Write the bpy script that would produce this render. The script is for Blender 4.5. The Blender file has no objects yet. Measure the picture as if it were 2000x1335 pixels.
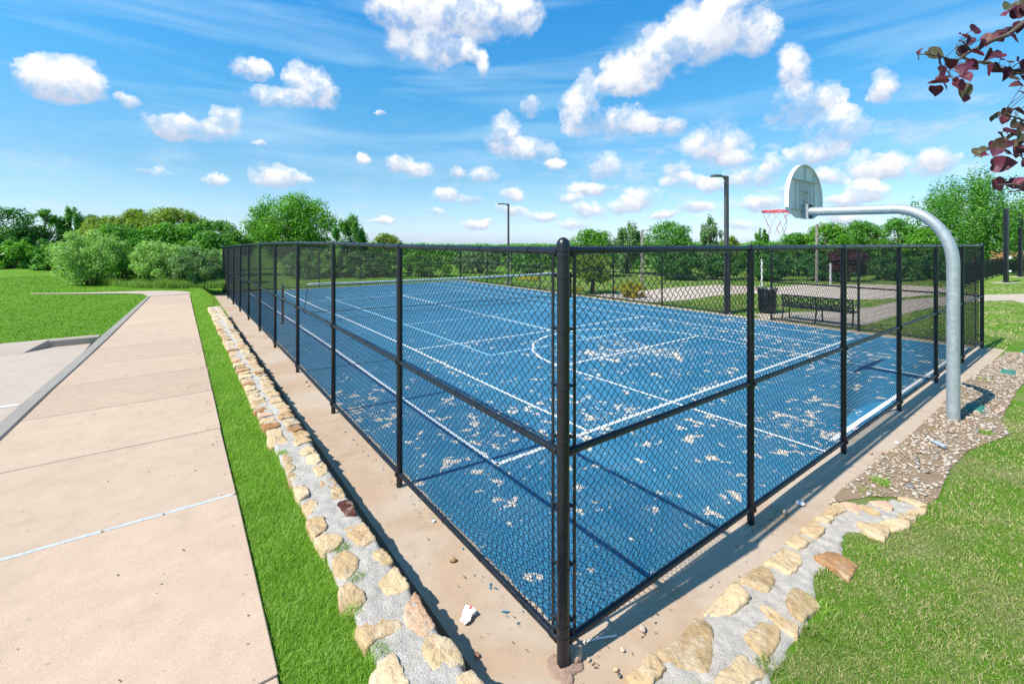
import bpy, bmesh, math, random
import numpy as np
from mathutils import Vector, Matrix, noise as mnoise

random.seed(7); RNG = np.random.default_rng(11)
scene = bpy.context.scene
COL = scene.collection
PI = math.pi; R = math.radians

# ------------------------------------------------------------------ frame of the place
EYE = 2.43                       # eye height above the court
X0, Y0 = 0.2945, 2.592           # near corner of the fence
ANG = math.atan2(653, 880)       # the short fence run goes along local x (v), the long run along local y (u)
CA, SA = math.cos(ANG), math.sin(ANG)
FPX = 880.0; HZ = 475.0

def W(v, u, z=0.0):
    return Vector((X0 + v*CA - u*SA, Y0 + v*SA + u*CA, z))
def VU(X, Y):
    dx, dy = X-X0, Y-Y0
    return dx*CA + dy*SA, -dx*SA + dy*CA
def on_level(x, y, z=0.0):
    """where the sight line of a photo pixel meets the level z, as (v, u)"""
    Y = FPX*(EYE-z)/(y-HZ); X = (x-1000)/FPX*Y
    return VU(X, Y)
def at_dist(x, y, Y):
    return Vector(((x-1000)/FPX*Y, Y, EYE + (HZ-y)/FPX*Y))

def sstep(a, b, x):
    t = min(1, max(0, (x-a)/(b-a))); return t*t*(3-2*t)
def hump(v, u):
    return 0.062*sstep(3, 9, u)*(1-sstep(12.5, 17.5, u))*(1-sstep(0.5, 6, v))

# ------------------------------------------------------------------ materials
def new_mat(name):
    m = bpy.data.materials.new(name); m.use_nodes = True
    nt = m.node_tree
    return m, nt, nt.nodes['Principled BSDF']
def N(nt, typ, **kw):
    n = nt.nodes.new(typ)
    for k, v in kw.items():
        if k.startswith('i_'):
            n.inputs[k[2:].replace('_', ' ')].default_value = v
        else: setattr(n, k, v)
    return n
def noise(nt, vec, scale, detail=4, rough=0.55, dist=0.0):
    n = N(nt, 'ShaderNodeTexNoise'); n.inputs['Scale'].default_value = scale
    n.inputs['Detail'].default_value = detail; n.inputs['Roughness'].default_value = rough
    n.inputs['Distortion'].default_value = dist
    if vec is not None: nt.links.new(vec, n.inputs['Vector'])
    return n.outputs['Fac']
def ramp(nt, fac, stops, interp='LINEAR'):
    r = N(nt, 'ShaderNodeValToRGB'); r.color_ramp.interpolation = interp
    cr = r.color_ramp
    while len(cr.elements) < len(stops): cr.elements.new(0.5)
    for e, (p, c) in zip(cr.elements, stops):
        e.position = p; e.color = (c, c, c, 1) if isinstance(c, (int, float)) else (*c, 1)
    nt.links.new(fac, r.inputs['Fac']); return r.outputs['Color']
def mixc(nt, fac, a, b, mode='MIX'):
    m = N(nt, 'ShaderNodeMix', data_type='RGBA', blend_type=mode)
    for s, v in ((0, fac), (6, a), (7, b)):
        if hasattr(v, 'is_output') or isinstance(v, bpy.types.NodeSocket): nt.links.new(v, m.inputs[s])
        else: m.inputs[s].default_value = v if s == 0 else ((*v, 1) if len(v) == 3 else v)
    return m.outputs[2]
def math_(nt, op, a, b=None, c=None, clamp=False):
    m = N(nt, 'ShaderNodeMath', operation=op, use_clamp=clamp)
    for i, v in enumerate((a, b, c)):
        if v is None: continue
        if isinstance(v, bpy.types.NodeSocket): nt.links.new(v, m.inputs[i])
        else: m.inputs[i].default_value = v
    return m.outputs[0]
def objco(nt):
    return N(nt, 'ShaderNodeTexCoord').outputs['Object']
def geopos(nt):
    return N(nt, 'ShaderNodeNewGeometry').outputs['Position']
def island(nt):
    return N(nt, 'ShaderNodeNewGeometry').outputs['Random Per Island']
def bump(nt, bsdf, h, strength=0.3, dist=0.01):
    b = N(nt, 'ShaderNodeBump'); b.inputs['Strength'].default_value = strength
    b.inputs['Distance'].default_value = dist
    nt.links.new(h, b.inputs['Height']); nt.links.new(b.outputs['Normal'], bsdf.inputs['Normal'])

def mat_paint(name, col, rough=0.4, metal=0.0, var=0.25, scale=30, bumps=0.0):
    m, nt, b = new_mat(name)
    p = objco(nt)
    n = noise(nt, p, scale, 5)
    lo = tuple(c*(1-var) for c in col); hi = tuple(min(1, c*(1+var)) for c in col)
    nt.links.new(ramp(nt, n, [(0.3, lo), (0.7, hi)]), b.inputs['Base Color'])
    nt.links.new(math_(nt, 'MULTIPLY_ADD', n, 0.25, rough-0.12), b.inputs['Roughness'])
    b.inputs['Metallic'].default_value = metal
    if bumps: bump(nt, b, noise(nt, p, scale*4, 4), bumps, 0.004)
    return m

def mat_concrete(name, base, stain, speck=0.35, grey=None, rough=0.85, bmp=0.22, greyx=False, slabs=False):
    m, nt, b = new_mat(name)
    p = geopos(nt)
    big = noise(nt, p, 0.7, 5, 0.6); mid = noise(nt, p, 6, 6, 0.65); fine = noise(nt, p, 160, 3, 0.7)
    c = mixc(nt, ramp(nt, big, [(0.35, 0.0), (0.68, 1.0)]), base, stain)
    if grey:
        gn = noise(nt, p, 0.9, 6, 0.62, 0.6)
        if greyx:   # the short side of the slab has weathered greyer than the long side
            sx = N(nt, 'ShaderNodeSeparateXYZ'); nt.links.new(objco(nt), sx.inputs[0])
            gn = math_(nt, 'ADD', gn, ramp(nt, math_(nt, 'MULTIPLY', sx.outputs[0], 0.2), [(0.0, 0.0), (0.5, 0.13)]))
        c = mixc(nt, ramp(nt, gn, [(0.44, 0.0), (0.58, 0.9)]), c, grey)
    c = mixc(nt, 0.55, c, ramp(nt, mid, [(0.3, tuple(x*0.86 for x in base)), (0.7, tuple(min(1, x*1.1) for x in base))]))
    c = mixc(nt, ramp(nt, fine, [(0.30, 0.9*speck), (0.48, 0.0)]), c, tuple(x*0.45 for x in base))
    c = mixc(nt, ramp(nt, noise(nt, p, 55, 4, 0.7), [(0.56, 0.0), (0.72, 0.45*speck)]), c, tuple(min(1, x*1.35) for x in base))
    c = mixc(nt, ramp(nt, noise(nt, p, 2.3, 7, 0.72, 0.8), [(0.55, 0.0), (0.70, 0.30)]), c, tuple(x*0.62 for x in base))
    pits = noise(nt, p, 38, 2, 0.5)
    c = mixc(nt, ramp(nt, pits, [(0.235, 0.45), (0.275, 0.0)]), c, tuple(x*0.4 for x in base))
    if slabs: c = mixc(nt, 1.0, c, ramp(nt, island(nt), [(0.0, (0.90, 0.89, 0.88)), (0.5, (1.0, 1.0, 1.0)), (1.0, (1.06, 1.05, 1.03))]), 'MULTIPLY')
    nt.links.new(c, b.inputs['Base Color']); b.inputs['Roughness'].default_value = rough
    b.inputs['Specular IOR Level'].default_value = 0.25
    h = math_(nt, 'ADD', math_(nt, 'MULTIPLY', mid, 0.6), fine)
    bump(nt, b, h, bmp, 0.006)
    return m

def mat_leaf(name, stops, trans=0.35, rough=0.5, nscale=0.6, mixn=0.35, spec=0.35):
    """leaf colour differs from leaf to leaf, plus slow drift through the plant"""
    m, nt, b = new_mat(name)
    isl = island(nt); drift = noise(nt, geopos(nt), nscale, 3)
    fac = math_(nt, 'ADD', math_(nt, 'MULTIPLY', isl, 1-mixn), math_(nt, 'MULTIPLY', drift, mixn))
    col = ramp(nt, fac, stops)
    nt.links.new(col, b.inputs['Base Color']); b.inputs['Roughness'].default_value = rough
    b.inputs['Specular IOR Level'].default_value = spec
    tr = N(nt, 'ShaderNodeBsdfTranslucent')
    nt.links.new(mixc(nt, 1.0, col, (1.35, 1.45, 0.7), 'MULTIPLY'), tr.inputs['Color'])
    ms = N(nt, 'ShaderNodeMixShader'); ms.inputs[0].default_value = trans
    nt.links.new(b.outputs[0], ms.inputs[1]); nt.links.new(tr.outputs[0], ms.inputs[2])
    nt.links.new(ms.outputs[0], nt.nodes['Material Output'].inputs['Surface'])
    return m

MAT = {}
MAT['black'] = mat_paint('black_vinyl', (0.008, 0.0105, 0.015), 0.34, 0, 0.35, 22, 0.05)
MAT['wire'] = mat_paint('wire_vinyl', (0.003, 0.0035, 0.005), 0.42, 0, 0.2, 60)
MAT['galv'] = None
def mat_galv():
    m, nt, b = new_mat('galvanized_steel')
    p = objco(nt)
    v = N(nt, 'ShaderNodeTexVoronoi'); v.inputs['Scale'].default_value = 34
    nt.links.new(p, v.inputs['Vector'])
    n = noise(nt, p, 9, 6, 0.65)
    c = mixc(nt, 0.5, ramp(nt, v.outputs['Color'], [(0.1, (0.33, 0.36, 0.37)), (0.9, (0.48, 0.51, 0.52))]),
             ramp(nt, n, [(0.3, (0.30, 0.335, 0.35)), (0.7, (0.50, 0.53, 0.54))]))
    nt.links.new(c, b.inputs['Base Color']); b.inputs['Metallic'].default_value = 0.45
    nt.links.new(math_(nt, 'MULTIPLY_ADD', n, 0.3, 0.33), b.inputs['Roughness'])
    return m
MAT['galv'] = mat_galv()
MAT['bronze'] = mat_paint('bronze_lamp_paint', (0.075, 0.07, 0.068), 0.45, 0, 0.2, 8)
MAT['brownpole'] = mat_paint('weathered_brown_pole', (0.27, 0.23, 0.19), 0.6, 0, 0.25, 6)
MAT['white'] = mat_paint('white_paint', (0.78, 0.79, 0.78), 0.5, 0, 0.08, 12)
MAT['boardback'] = mat_paint('backboard_grey', (0.52, 0.50, 0.48), 0.55, 0, 0.12, 7)
MAT['board'] = mat_paint('backboard_white', (0.76, 0.70, 0.66), 0.5, 0, 0.08, 12)
MAT['red'] = mat_paint('rim_red', (0.72, 0.03, 0.05), 0.45, 0, 0.15, 20)
MAT['offwhite'] = mat_paint('weathered_white', (0.52, 0.51, 0.50), 0.6, 0, 0.12, 12)
MAT['netcord'] = mat_paint('net_cord_white', (0.55, 0.6, 0.66), 0.7, 0, 0.3, 30)
MAT['netred'] = mat_paint('net_cord_red', (0.5, 0.06, 0.1), 0.7, 0, 0.3, 30)
MAT['silver'] = mat_paint('net_headband', (0.55, 0.6, 0.64), 0.6, 0, 0.12, 14)
MAT['glass'] = mat_paint('lamp_lens', (0.6, 0.6, 0.55), 0.2, 0, 0.1, 10)
MAT['bark'] = mat_paint('bark', (0.085, 0.065, 0.05), 0.9, 0, 0.4, 14, 0.5)
MAT['bark2'] = mat_paint('grey_bark', (0.16, 0.14, 0.12), 0.9, 0, 0.4, 14, 0.5)
MAT['deadleaf'] = mat_paint('dead_leaf', (0.12, 0.075, 0.045), 0.9, 0, 0.5, 9)
MAT['greenplastic'] = mat_paint('green_box_plastic', (0.03, 0.17, 0.12), 0.5, 0, 0.25, 20)
MAT['walk'] = mat_concrete('sidewalk_concrete', (0.515, 0.375, 0.270), (0.43, 0.31, 0.222), 0.8, bmp=0.35, slabs=True)
MAT['apron'] = mat_concrete('apron_concrete', (0.44, 0.315, 0.215), (0.34, 0.24, 0.16), 0.6, (0.47, 0.415, 0.35), greyx=True)
MAT['lot'] = mat_concrete('parking_concrete', (0.44, 0.355, 0.285), (0.39, 0.315, 0.25))
MAT['kerb'] = mat_concrete('curb_concrete', (0.31, 0.275, 0.235), (0.235, 0.21, 0.18))
MAT['path'] = mat_concrete('path_concrete', (0.46, 0.375, 0.295), (0.41, 0.335, 0.26))
MAT['sand'] = mat_concrete('sand_gravel', (0.58, 0.47, 0.375), (0.50, 0.40, 0.32), 0.6)
MAT['footing'] = mat_concrete('rough_footing', (0.40, 0.27, 0.20), (0.30, 0.20, 0.15), 1.6, bmp=1.0)
MAT['caulk'] = mat_paint('joint_sealant', (0.46, 0.49, 0.51), 0.6, 0, 0.2, 25)
MAT['jointdark'] = mat_paint('dark_joint_filler', (0.06, 0.05, 0.045), 0.9, 0, 0.3, 30)  # dark filler strip set in the sidewalk joints
MAT['lotline'] = mat_paint('parking_line_paint', (0.60, 0.56, 0.52), 0.7, 0, 0.12, 16)
MAT['soil'] = mat_concrete('dry_soil', (0.27, 0.19, 0.12), (0.20, 0.14, 0.085), 1.0)
MAT['paper'] = mat_paint('paper_white', (0.8, 0.8, 0.8), 0.7, 0, 0.05, 20)
MAT['rust'] = mat_paint('rust_pebble', (0.23, 0.11, 0.06), 0.85, 0, 0.3, 40)

def mat_court():
    m, nt, b = new_mat('blue_court_paint')
    p = objco(nt)
    mp = N(nt, 'ShaderNodeMapping'); mp.inputs['Scale'].default_value = (1.0, 1.0, 0.0)
    nt.links.new(p, mp.inputs['Vector']); q = mp.outputs['Vector']
    dens = noise(nt, q, 0.33, 3, 0.55); patch = noise(nt, q, 5.0, 5, 0.62, 0.35); cell = noise(nt, q, 1.7, 3, 0.5)
    # paint has flaked off in clusters: less of it far down the court
    sx = N(nt, 'ShaderNodeSeparateXYZ'); nt.links.new(q, sx.inputs[0])
    far = math_(nt, 'MULTIPLY', math_(nt, 'SUBTRACT', sx.outputs[1], 5.5), 0.016)
    far = math_(nt, 'MAXIMUM', far, -0.005)
    s = math_(nt, 'ADD', math_(nt, 'MULTIPLY', patch, 0.72), math_(nt, 'MULTIPLY', dens, 0.24))
    s = math_(nt, 'ADD', s, math_(nt, 'MULTIPLY', cell, 0.22))
    s = math_(nt, 'SUBTRACT', s, far)
    tiny = math_(nt, 'MULTIPLY_ADD', noise(nt, q, 17, 4, 0.6, 0.3), 0.5, math_(nt, 'MULTIPLY', dens, 0.42))
    s = math_(nt, 'MAXIMUM', s, math_(nt, 'ADD', math_(nt, 'SUBTRACT', tiny, far), 0.110))
    flake = ramp(nt, s, [(0.664, 0.0), (0.672, 0.55), (0.682, 1.0)])
    tone = noise(nt, q, 0.5, 4, 0.6); fine = noise(nt, q, 220, 2, 0.6)
    blue = ramp(nt, tone, [(0.3, (0.016, 0.128, 0.228)), (0.7, (0.028, 0.172, 0.288))])
    blue = mixc(nt, ramp(nt, noise(nt, q, 2.2, 7, 0.75, 0.6), [(0.45, 0.0), (0.70, 0.6)]), blue, (0.085, 0.215, 0.31))
    conc = ramp(nt, noise(nt, q, 14, 4), [(0.3, (0.50, 0.42, 0.345)), (0.7, (0.62, 0.54, 0.45))])
    nt.links.new(mixc(nt, flake, blue, conc), b.inputs['Base Color'])
    b.inputs['Roughness'].default_value = 0.72; b.inputs['Specular IOR Level'].default_value = 0.3
    bump(nt, b, math_(nt, 'SUBTRACT', math_(nt, 'MULTIPLY', fine, 0.4), math_(nt, 'MULTIPLY', flake, 0.6)), 0.25, 0.003)
    return m
def mat_line(name, col):
    m, nt, b = new_mat(name)
    p = objco(nt)
    w = ramp(nt, noise(nt, p, 12, 5, 0.7), [(0.66, 0.0), (0.72, 0.8)])
    nt.links.new(mixc(nt, w, col, (0.16, 0.26, 0.36)), b.inputs['Base Color'])
    b.inputs['Roughness'].default_value = 0.7
    return m
MAT['court'] = mat_court()
MAT['wline'] = mat_line('white_court_line', (0.78, 0.78, 0.77))
MAT['cline'] = mat_line('pale_cyan_court_line', (0.36, 0.66, 0.80))

def mat_stone(name, a, bcol, spot):
    m, nt, b = new_mat(name)
    p = geopos(nt); o = N(nt, 'ShaderNodeObjectInfo').outputs['Random']; isl = island(nt)
    n1 = noise(nt, p, 7, 6, 0.65, 0.4); n2 = noise(nt, p, 30, 5, 0.7)
    c = ramp(nt, n1, [(0.28, bcol), (0.5, a), (0.75, tuple(min(1, x*1.15) for x in a))])
    c = mixc(nt, 1.0, c, ramp(nt, o, [(0.0, (0.72, 0.66, 0.58)), (0.25, (1.12, 1.1, 1.06)), (0.5, (0.95, 0.86, 0.74)), (0.75, (1.25, 1.28, 1.3)), (1.0, (1.0, 0.9, 0.8))]), 'MULTIPLY')
    c = mixc(nt, ramp(nt, noise(nt, p, 5.5, 5, 0.62, 0.3), [(0.5, 0.0), (0.66, 0.55)]), c, (0.66, 0.54, 0.38))
    c = mixc(nt, ramp(nt, noise(nt, p, 9, 5, 0.65, 0.3), [(0.60, 0.0), (0.70, 0.7)]), c, spot)
    c = mixc(nt, ramp(nt, n2, [(0.28, 0.55), (0.42, 0.0)]), c, tuple(x*0.35 for x in bcol))
    nt.links.new(c, b.inputs['Base Color']); b.inputs['Roughness'].default_value = 0.88
    b.inputs['Specular IOR Level'].default_value = 0.2
    bump(nt, b, math_(nt, 'ADD', n1, math_(nt, 'MULTIPLY', n2, 0.4)), 0.8, 0.05)
    return m
MAT['stone'] = mat_stone('tan_fieldstone', (0.52, 0.38, 0.225), (0.38, 0.255, 0.135), (0.34, 0.19, 0.08))
MAT['pinkstone'] = mat_stone('pink_fieldstone', (0.56, 0.36, 0.25), (0.42, 0.27, 0.18), (0.55, 0.42, 0.26))
MAT['redstone'] = mat_stone('dark_red_fieldstone', (0.10, 0.035, 0.03), (0.075, 0.028, 0.025), (0.24, 0.09, 0.05))
MAT['ruststone'] = mat_stone('rusty_fieldstone', (0.36, 0.19, 0.085), (0.26, 0.13, 0.06), (0.55, 0.38, 0.22))
def mat_mortar():
    m, nt, b = new_mat('grey_mortar')
    p = geopos(nt); n1 = noise(nt, p, 14, 6, 0.7); n2 = noise(nt, p, 95, 4, 0.7)
    c = ramp(nt, n1, [(0.3, (0.40, 0.355, 0.30)), (0.7, (0.62, 0.555, 0.48))])
    c = mixc(nt, ramp(nt, n2, [(0.33, 0.7), (0.45, 0.0)]), c, (0.16, 0.15, 0.15))
    nt.links.new(c, b.inputs['Base Color']); b.inputs['Roughness'].default_value = 0.95
    bump(nt, b, math_(nt, 'ADD', n1, n2), 0.8, 0.02)
    return m
MAT['mortar'] = mat_mortar()
def mat_gravel():
    m, nt, b = new_mat('river_pebbles')
    c = ramp(nt, island(nt), [(0.0, (0.13, 0.125, 0.12)), (0.22, (0.34, 0.22, 0.14)), (0.42, (0.40, 0.27, 0.17)),
                              (0.66, (0.42, 0.35, 0.27)), (0.86, (0.52, 0.47, 0.40)), (1.0, (0.42, 0.20, 0.11))])
    c = mixc(nt, 0.25, c, ramp(nt, noise(nt, geopos(nt), 60, 4), [(0.3, (0.3, 0.26, 0.22)), (0.7, (0.52, 0.45, 0.37))]))
    nt.links.new(c, b.inputs['Base Color']); b.inputs['Roughness'].default_value = 0.75
    return m
MAT['gravel'] = mat_gravel()
def mat_lawn():
    m, nt, b = new_mat('lawn_turf')
    p = geopos(nt)
    big = noise(nt, p, 0.22, 4, 0.6); mid = noise(nt, p, 1.6, 5, 0.65); fine = noise(nt, p, 45, 4, 0.75)
    c = ramp(nt, big, [(0.32, (0.090, 0.215, 0.012)), (0.68, (0.160, 0.310, 0.020))])
    c = mixc(nt, ramp(nt, mid, [(0.45, 0.0), (0.75, 0.6)]), c, (0.19, 0.33, 0.035))
    c = mixc(nt, 0.28, c, ramp(nt, fine, [(0.3, (0.035, 0.11, 0.010)), (0.7, (0.18, 0.36, 0.04))]))
    # dry thatch shows through on the court side lawn
    sx = N(nt, 'ShaderNodeSeparateXYZ'); nt.links.new(p, sx.inputs[0])
    side = ramp(nt, math_(nt, 'MULTIPLY_ADD', sx.outputs[0], 0.1, 0.4), [(0.44, 0.0), (0.5, 1.0)])
    dry = math_(nt, 'MULTIPLY', ramp(nt, noise(nt, p, 1.1, 6, 0.7), [(0.47, 0.0), (0.64, 0.75)]), side)
    c = mixc(nt, dry, c, (0.34, 0.29, 0.15))
    nt.links.new(c, b.inputs['Base Color']); b.inputs['Roughness'].default_value = 0.9
    b.inputs['Specular IOR Level'].default_value = 0.1
    bump(nt, b, fine, 0.9, 0.05)
    return m
MAT['lawn'] = mat_lawn()
MAT['blade'] = mat_leaf('lush_grass_blade', [(0.15, (0.12, 0.25, 0.022)), (0.42, (0.25, 0.42, 0.042)), (0.64, (0.33, 0.53, 0.08)), (0.80, (0.50, 0.58, 0.20)), (0.95, (0.56, 0.48, 0.26))], 0.42, 0.5, 3.2, 0.5)
MAT['blade2'] = mat_leaf('sunbaked_grass_blade', [(0.1, (0.09, 0.19, 0.018)), (0.34, (0.16, 0.28, 0.03)), (0.47, (0.24, 0.33, 0.055)), (0.56, (0.40, 0.37, 0.15)), (0.85, (0.56, 0.46, 0.27))], 0.3, 0.55, 1.3, 0.5)
MAT['blade3'] = mat_leaf('smooth_lawn_blade', [(0.2, (0.11, 0.25, 0.014)), (0.8, (0.19, 0.345, 0.026))], 0.3, 0.6, 0.3, 0.7, 0.15)
MAT['weeds'] = mat_leaf('tall_weed_blade', [(0.0, (0.10, 0.22, 0.03)), (0.55, (0.22, 0.37, 0.06)), (0.9, (0.38, 0.42, 0.16)), (1.0, (0.40, 0.24, 0.13))], 0.3, 0.6, 0.6, 0.4)
LEAF = {
 'dark':  [(0.0, (0.018, 0.065, 0.012)), (0.5, (0.035, 0.115, 0.018)), (1.0, (0.075, 0.19, 0.028))],
 'mid':   [(0.0, (0.030, 0.095, 0.012)), (0.5, (0.060, 0.165, 0.020)), (1.0, (0.13, 0.27, 0.035))],
 'bright':[(0.0, (0.040, 0.13, 0.010)), (0.5, (0.085, 0.22, 0.016)), (1.0, (0.17, 0.33, 0.035))],
 'olive': [(0.0, (0.060, 0.105, 0.012)), (0.5, (0.12, 0.18, 0.020)), (1.0, (0.21, 0.26, 0.040))],
 'pale':  [(0.0, (0.085, 0.17, 0.04)), (0.5, (0.17, 0.28, 0.075)), (1.0, (0.30, 0.40, 0.14))],
 'grey':  [(0.0, (0.055, 0.11, 0.04)), (0.5, (0.10, 0.175, 0.065)), (1.0, (0.17, 0.24, 0.10))],
 'yellow':[(0.0, (0.20, 0.23, 0.02)), (0.5, (0.44, 0.38, 0.035)), (0.85, (0.50, 0.36, 0.03)), (1.0, (0.5, 0.2, 0.03))],
 'plum':  [(0.0, (0.04, 0.012, 0.02)), (0.5, (0.085, 0.03, 0.04)), (1.0, (0.16, 0.075, 0.075))],
}
for k, st in LEAF.items(): MAT['leaf_'+k] = mat_leaf('leaves_'+k, [(p, tuple(min(0.62, x*{'yellow': 1.25, 'plum': 1.25, 'bright': 1.45}.get(k, 1.7)) for x in c)) for p, c in st], 0.4, 0.48, 1.1, 0.6)
MAT['redbud'] = mat_leaf('redbud_leaf', [(0.0, (0.045, 0.010, 0.024)), (0.35, (0.10, 0.022, 0.045)), (0.58, (0.19, 0.035, 0.065)), (0.72, (0.10, 0.055, 0.035)), (0.90, (0.09, 0.10, 0.045)), (1.0, (0.24, 0.06, 0.035))], 0.3, 0.5, 5, 0.25, 0.3)

# ------------------------------------------------------------------ object helpers
def tag(o, label=None, cat=None, group=None, kind=None):
    if label: o['label'] = label
    if cat: o['category'] = cat
    if group: o['group'] = group
    if kind: o['kind'] = kind
    return o
def link(name, data, parent=None):
    o = bpy.data.objects.new(name, data); COL.objects.link(o)
    if parent is not None: o.parent = parent
    return o
def thing(name, label, cat, loc=(0, 0, 0), rot=0.0, group=None):
    o = link(name, None); o.location = loc; o.rotation_euler = (0, 0, rot); o.empty_display_size = 0.2
    return tag(o, label, cat, group)
def court_frame(o, v=0, u=0, z=0):
    o.location = W(v, u, z); o.rotation_euler = (0, 0, ANG); return o

class MB:
    def __init__(s): s.v = []; s.f = []
    def add(s, vs, fs):
        n = len(s.v); s.v.extend([tuple(p) for p in vs]); s.f.extend([tuple(i+n for i in f) for f in fs]); return s
    def box(s, c, d, m=None):
        x, y, z = d[0]/2, d[1]/2, d[2]/2
        vs = [Vector((a*x, b*y, e*z)) for e in (-1, 1) for b in (-1, 1) for a in (-1, 1)]
        if m is not None: vs = [m @ p for p in vs]
        vs = [p + Vector(c) for p in vs]
        return s.add(vs, [(0, 2, 3, 1), (4, 5, 7, 6), (0, 1, 5, 4), (2, 6, 7, 3), (0, 4, 6, 2), (1, 3, 7, 5)])
    def prism(s, poly, z0, z1):
        n = len(poly)
        vs = [(p[0], p[1], z0) for p in poly] + [(p[0], p[1], z1) for p in poly]
        fs = [tuple(range(n))[::-1], tuple(range(n, 2*n))] + [(i, (i+1) % n, n+(i+1) % n, n+i) for i in range(n)]
        return s.add(vs, fs)
    def tube(s, pts, r, n=8, caps=True):
        pts = [Vector(p) for p in pts]; k = len(pts)
        rr = r if hasattr(r, '__len__') else [r]*k
        up = None; vs = []
        for i, p in enumerate(pts):
            t = (pts[min(i+1, k-1)] - pts[max(i-1, 0)]).normalized()
            if up is None:
                a = Vector((0, 0, 1)) if abs(t.z) < 0.9 else Vector((1, 0, 0))
                up = (a - t*a.dot(t)).normalized()
            else:
                up = up - t*up.dot(t)
                up = up.normalized() if up.length > 1e-6 else t.orthogonal().normalized()
            w = t.cross(up)
            for j in range(n):
                a = 2*PI*j/n; vs.append(p + (up*math.cos(a) + w*math.sin(a))*rr[i])
        fs = [(i*n+j, i*n+(j+1) % n, (i+1)*n+(j+1) % n, (i+1)*n+j) for i in range(k-1) for j in range(n)]
        if caps: fs += [tuple(range(n))[::-1], tuple(range((k-1)*n, k*n))]
        return s.add(vs, fs)
    def lathe(s, prof, c=(0, 0, 0), n=16):
        vs = [(c[0]+r*math.cos(2*PI*j/n), c[1]+r*math.sin(2*PI*j/n), c[2]+z) for r, z in prof for j in range(n)]
        k = len(prof)
        fs = [(i*n+j, i*n+(j+1) % n, (i+1)*n+(j+1) % n, (i+1)*n+j) for i in range(k-1) for j in range(n)]
        fs += [tuple(range(n))[::-1], tuple(range((k-1)*n, k*n))]
        return s.add(vs, fs)
    def strip(s, a, b, w, z, seg=1.0, zf=None):
        """flat ribbon from a to b on the ground"""
        a = Vector((*a, 0)); b = Vector((*b, 0)); d = b-a; L = d.length; d.normalize(); nrm = Vector((-d.y, d.x, 0))*w/2
        k = max(1, int(L/seg)); vs = []
        for i in range(k+1):
            p = a + d*L*i/k
            for q in (p-nrm, p+nrm): vs.append((q.x, q.y, z + (zf(q.x, q.y) if zf else 0)))
        return s.add(vs, [(2*i, 2*i+2, 2*i+3, 2*i+1) for i in range(k)])
    def build(s, name, mat, parent=None, smooth=False, bevel=0):
        me = bpy.data.meshes.new(name); me.from_pydata(s.v, [], s.f); me.update()
        o = link(name, me, parent)
        if mat: me.materials.append(MAT[mat] if isinstance(mat, str) else mat)
        if smooth:
            me.polygons.foreach_set('use_smooth', [True]*len(me.polygons))
        if bevel:
            b = o.modifiers.new('bevel', 'BEVEL'); b.width = bevel; b.segments = 2; b.limit_method = 'ANGLE'
        return o
def smooth_by_angle(o, ang=40):
    me = o.data
    bm = bmesh.new(); bm.from_mesh(me)
    for f in bm.faces: f.smooth = True
    for e in bm.edges:
        if len(e.link_faces) == 2 and e.calc_face_angle(0) > R(ang): e.smooth = False
    bm.to_mesh(me); bm.free(); return o

def fast_mesh(name, verts, loops, sizes, mat, parent=None, smooth=False):
    verts = np.asarray(verts, np.float32).reshape(-1, 3); loops = np.asarray(loops, np.int32).ravel()
    sizes = np.asarray(sizes, np.int32)
    me = bpy.data.meshes.new(name)
    me.vertices.add(len(verts)); me.vertices.foreach_set('co', verts.ravel())
    me.loops.add(len(loops)); me.loops.foreach_set('vertex_index', loops)
    me.polygons.add(len(sizes))
    st = np.zeros(len(sizes), np.int32); st[1:] = np.cumsum(sizes)[:-1]
    me.polygons.foreach_set('loop_start', st); me.polygons.foreach_set('loop_total', sizes)
    if smooth: me.polygons.foreach_set('use_smooth', np.ones(len(sizes), bool))
    me.update(calc_edges=True)
    me.materials.append(MAT[mat] if isinstance(mat, str) else mat)
    return link(name, me, parent)

# ------------------------------------------------------------------ ground, slabs, lines
TERR = 0.35; WALK = 0.38; LOT = 0.25
def lerp_tab(tab, x):
    if x <= tab[0][0]:
        (a, b), (c, d) = tab[0], tab[1]
    elif x >= tab[-1][0]:
        (a, b), (c, d) = tab[-2], tab[-1]
    else:
        for (a, b), (c, d) in zip(tab, tab[1:]):
            if a <= x <= c: break
    return b + (d-b)*(x-a)/(c-a)
KIN = [(5.03, -3.26), (7.01, -3.18), (9.25, -3.06), (11.66, -2.95), (20.4, -2.61)]
KOUT = [(5.0, -3.46), (7.21, -3.36), (9.26, -3.25), (11.94, -3.13), (20.4, -2.74)]

def ground_z(v, u):
    if v < -3.2 and u < 11.5: return 0.12
    if v <= -0.97: return TERR
    if u <= -0.36 and v > -0.9: return 0.028
    if v < -0.40 or u > 23.95:
        t = sstep(-0.97, -0.42, v); slope = TERR*(1-t) - 0.004*t
        k = sstep(14.9, 16.2, u)
        return -0.07*(1-k) + slope*k
    if v < 13.30 and -0.36 < u < 23.95: return -0.14
    if u <= -0.36:
        return 0.028
    return -0.004
gv = [-600, -250, -100, -50, -30, -20, -12, -8, -5, -3.8, -3.21, -3.19, -2.4, -1.5, -1.2, -0.97, -0.95, -0.8, -0.66, -0.54, -0.41, -0.39, 1, 4, 8, 12, 13.28, 13.31, 14, 18, 25, 40, 70, 120, 250, 600]
gu = [-600, -250, -100, -40, -15, -6, -3, -1.5, -0.9, -0.5, -0.37, -0.35, 1, 4, 8, 11.49, 11.51, 13, 14.9, 15.3, 15.7, 16.2, 18, 20, 22, 23.94, 23.96, 25, 28, 35, 45, 70, 120, 250, 600]
vs = [(v, u, ground_z(v, u)) for u in gu for v in gv]; nv = len(gv)
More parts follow.
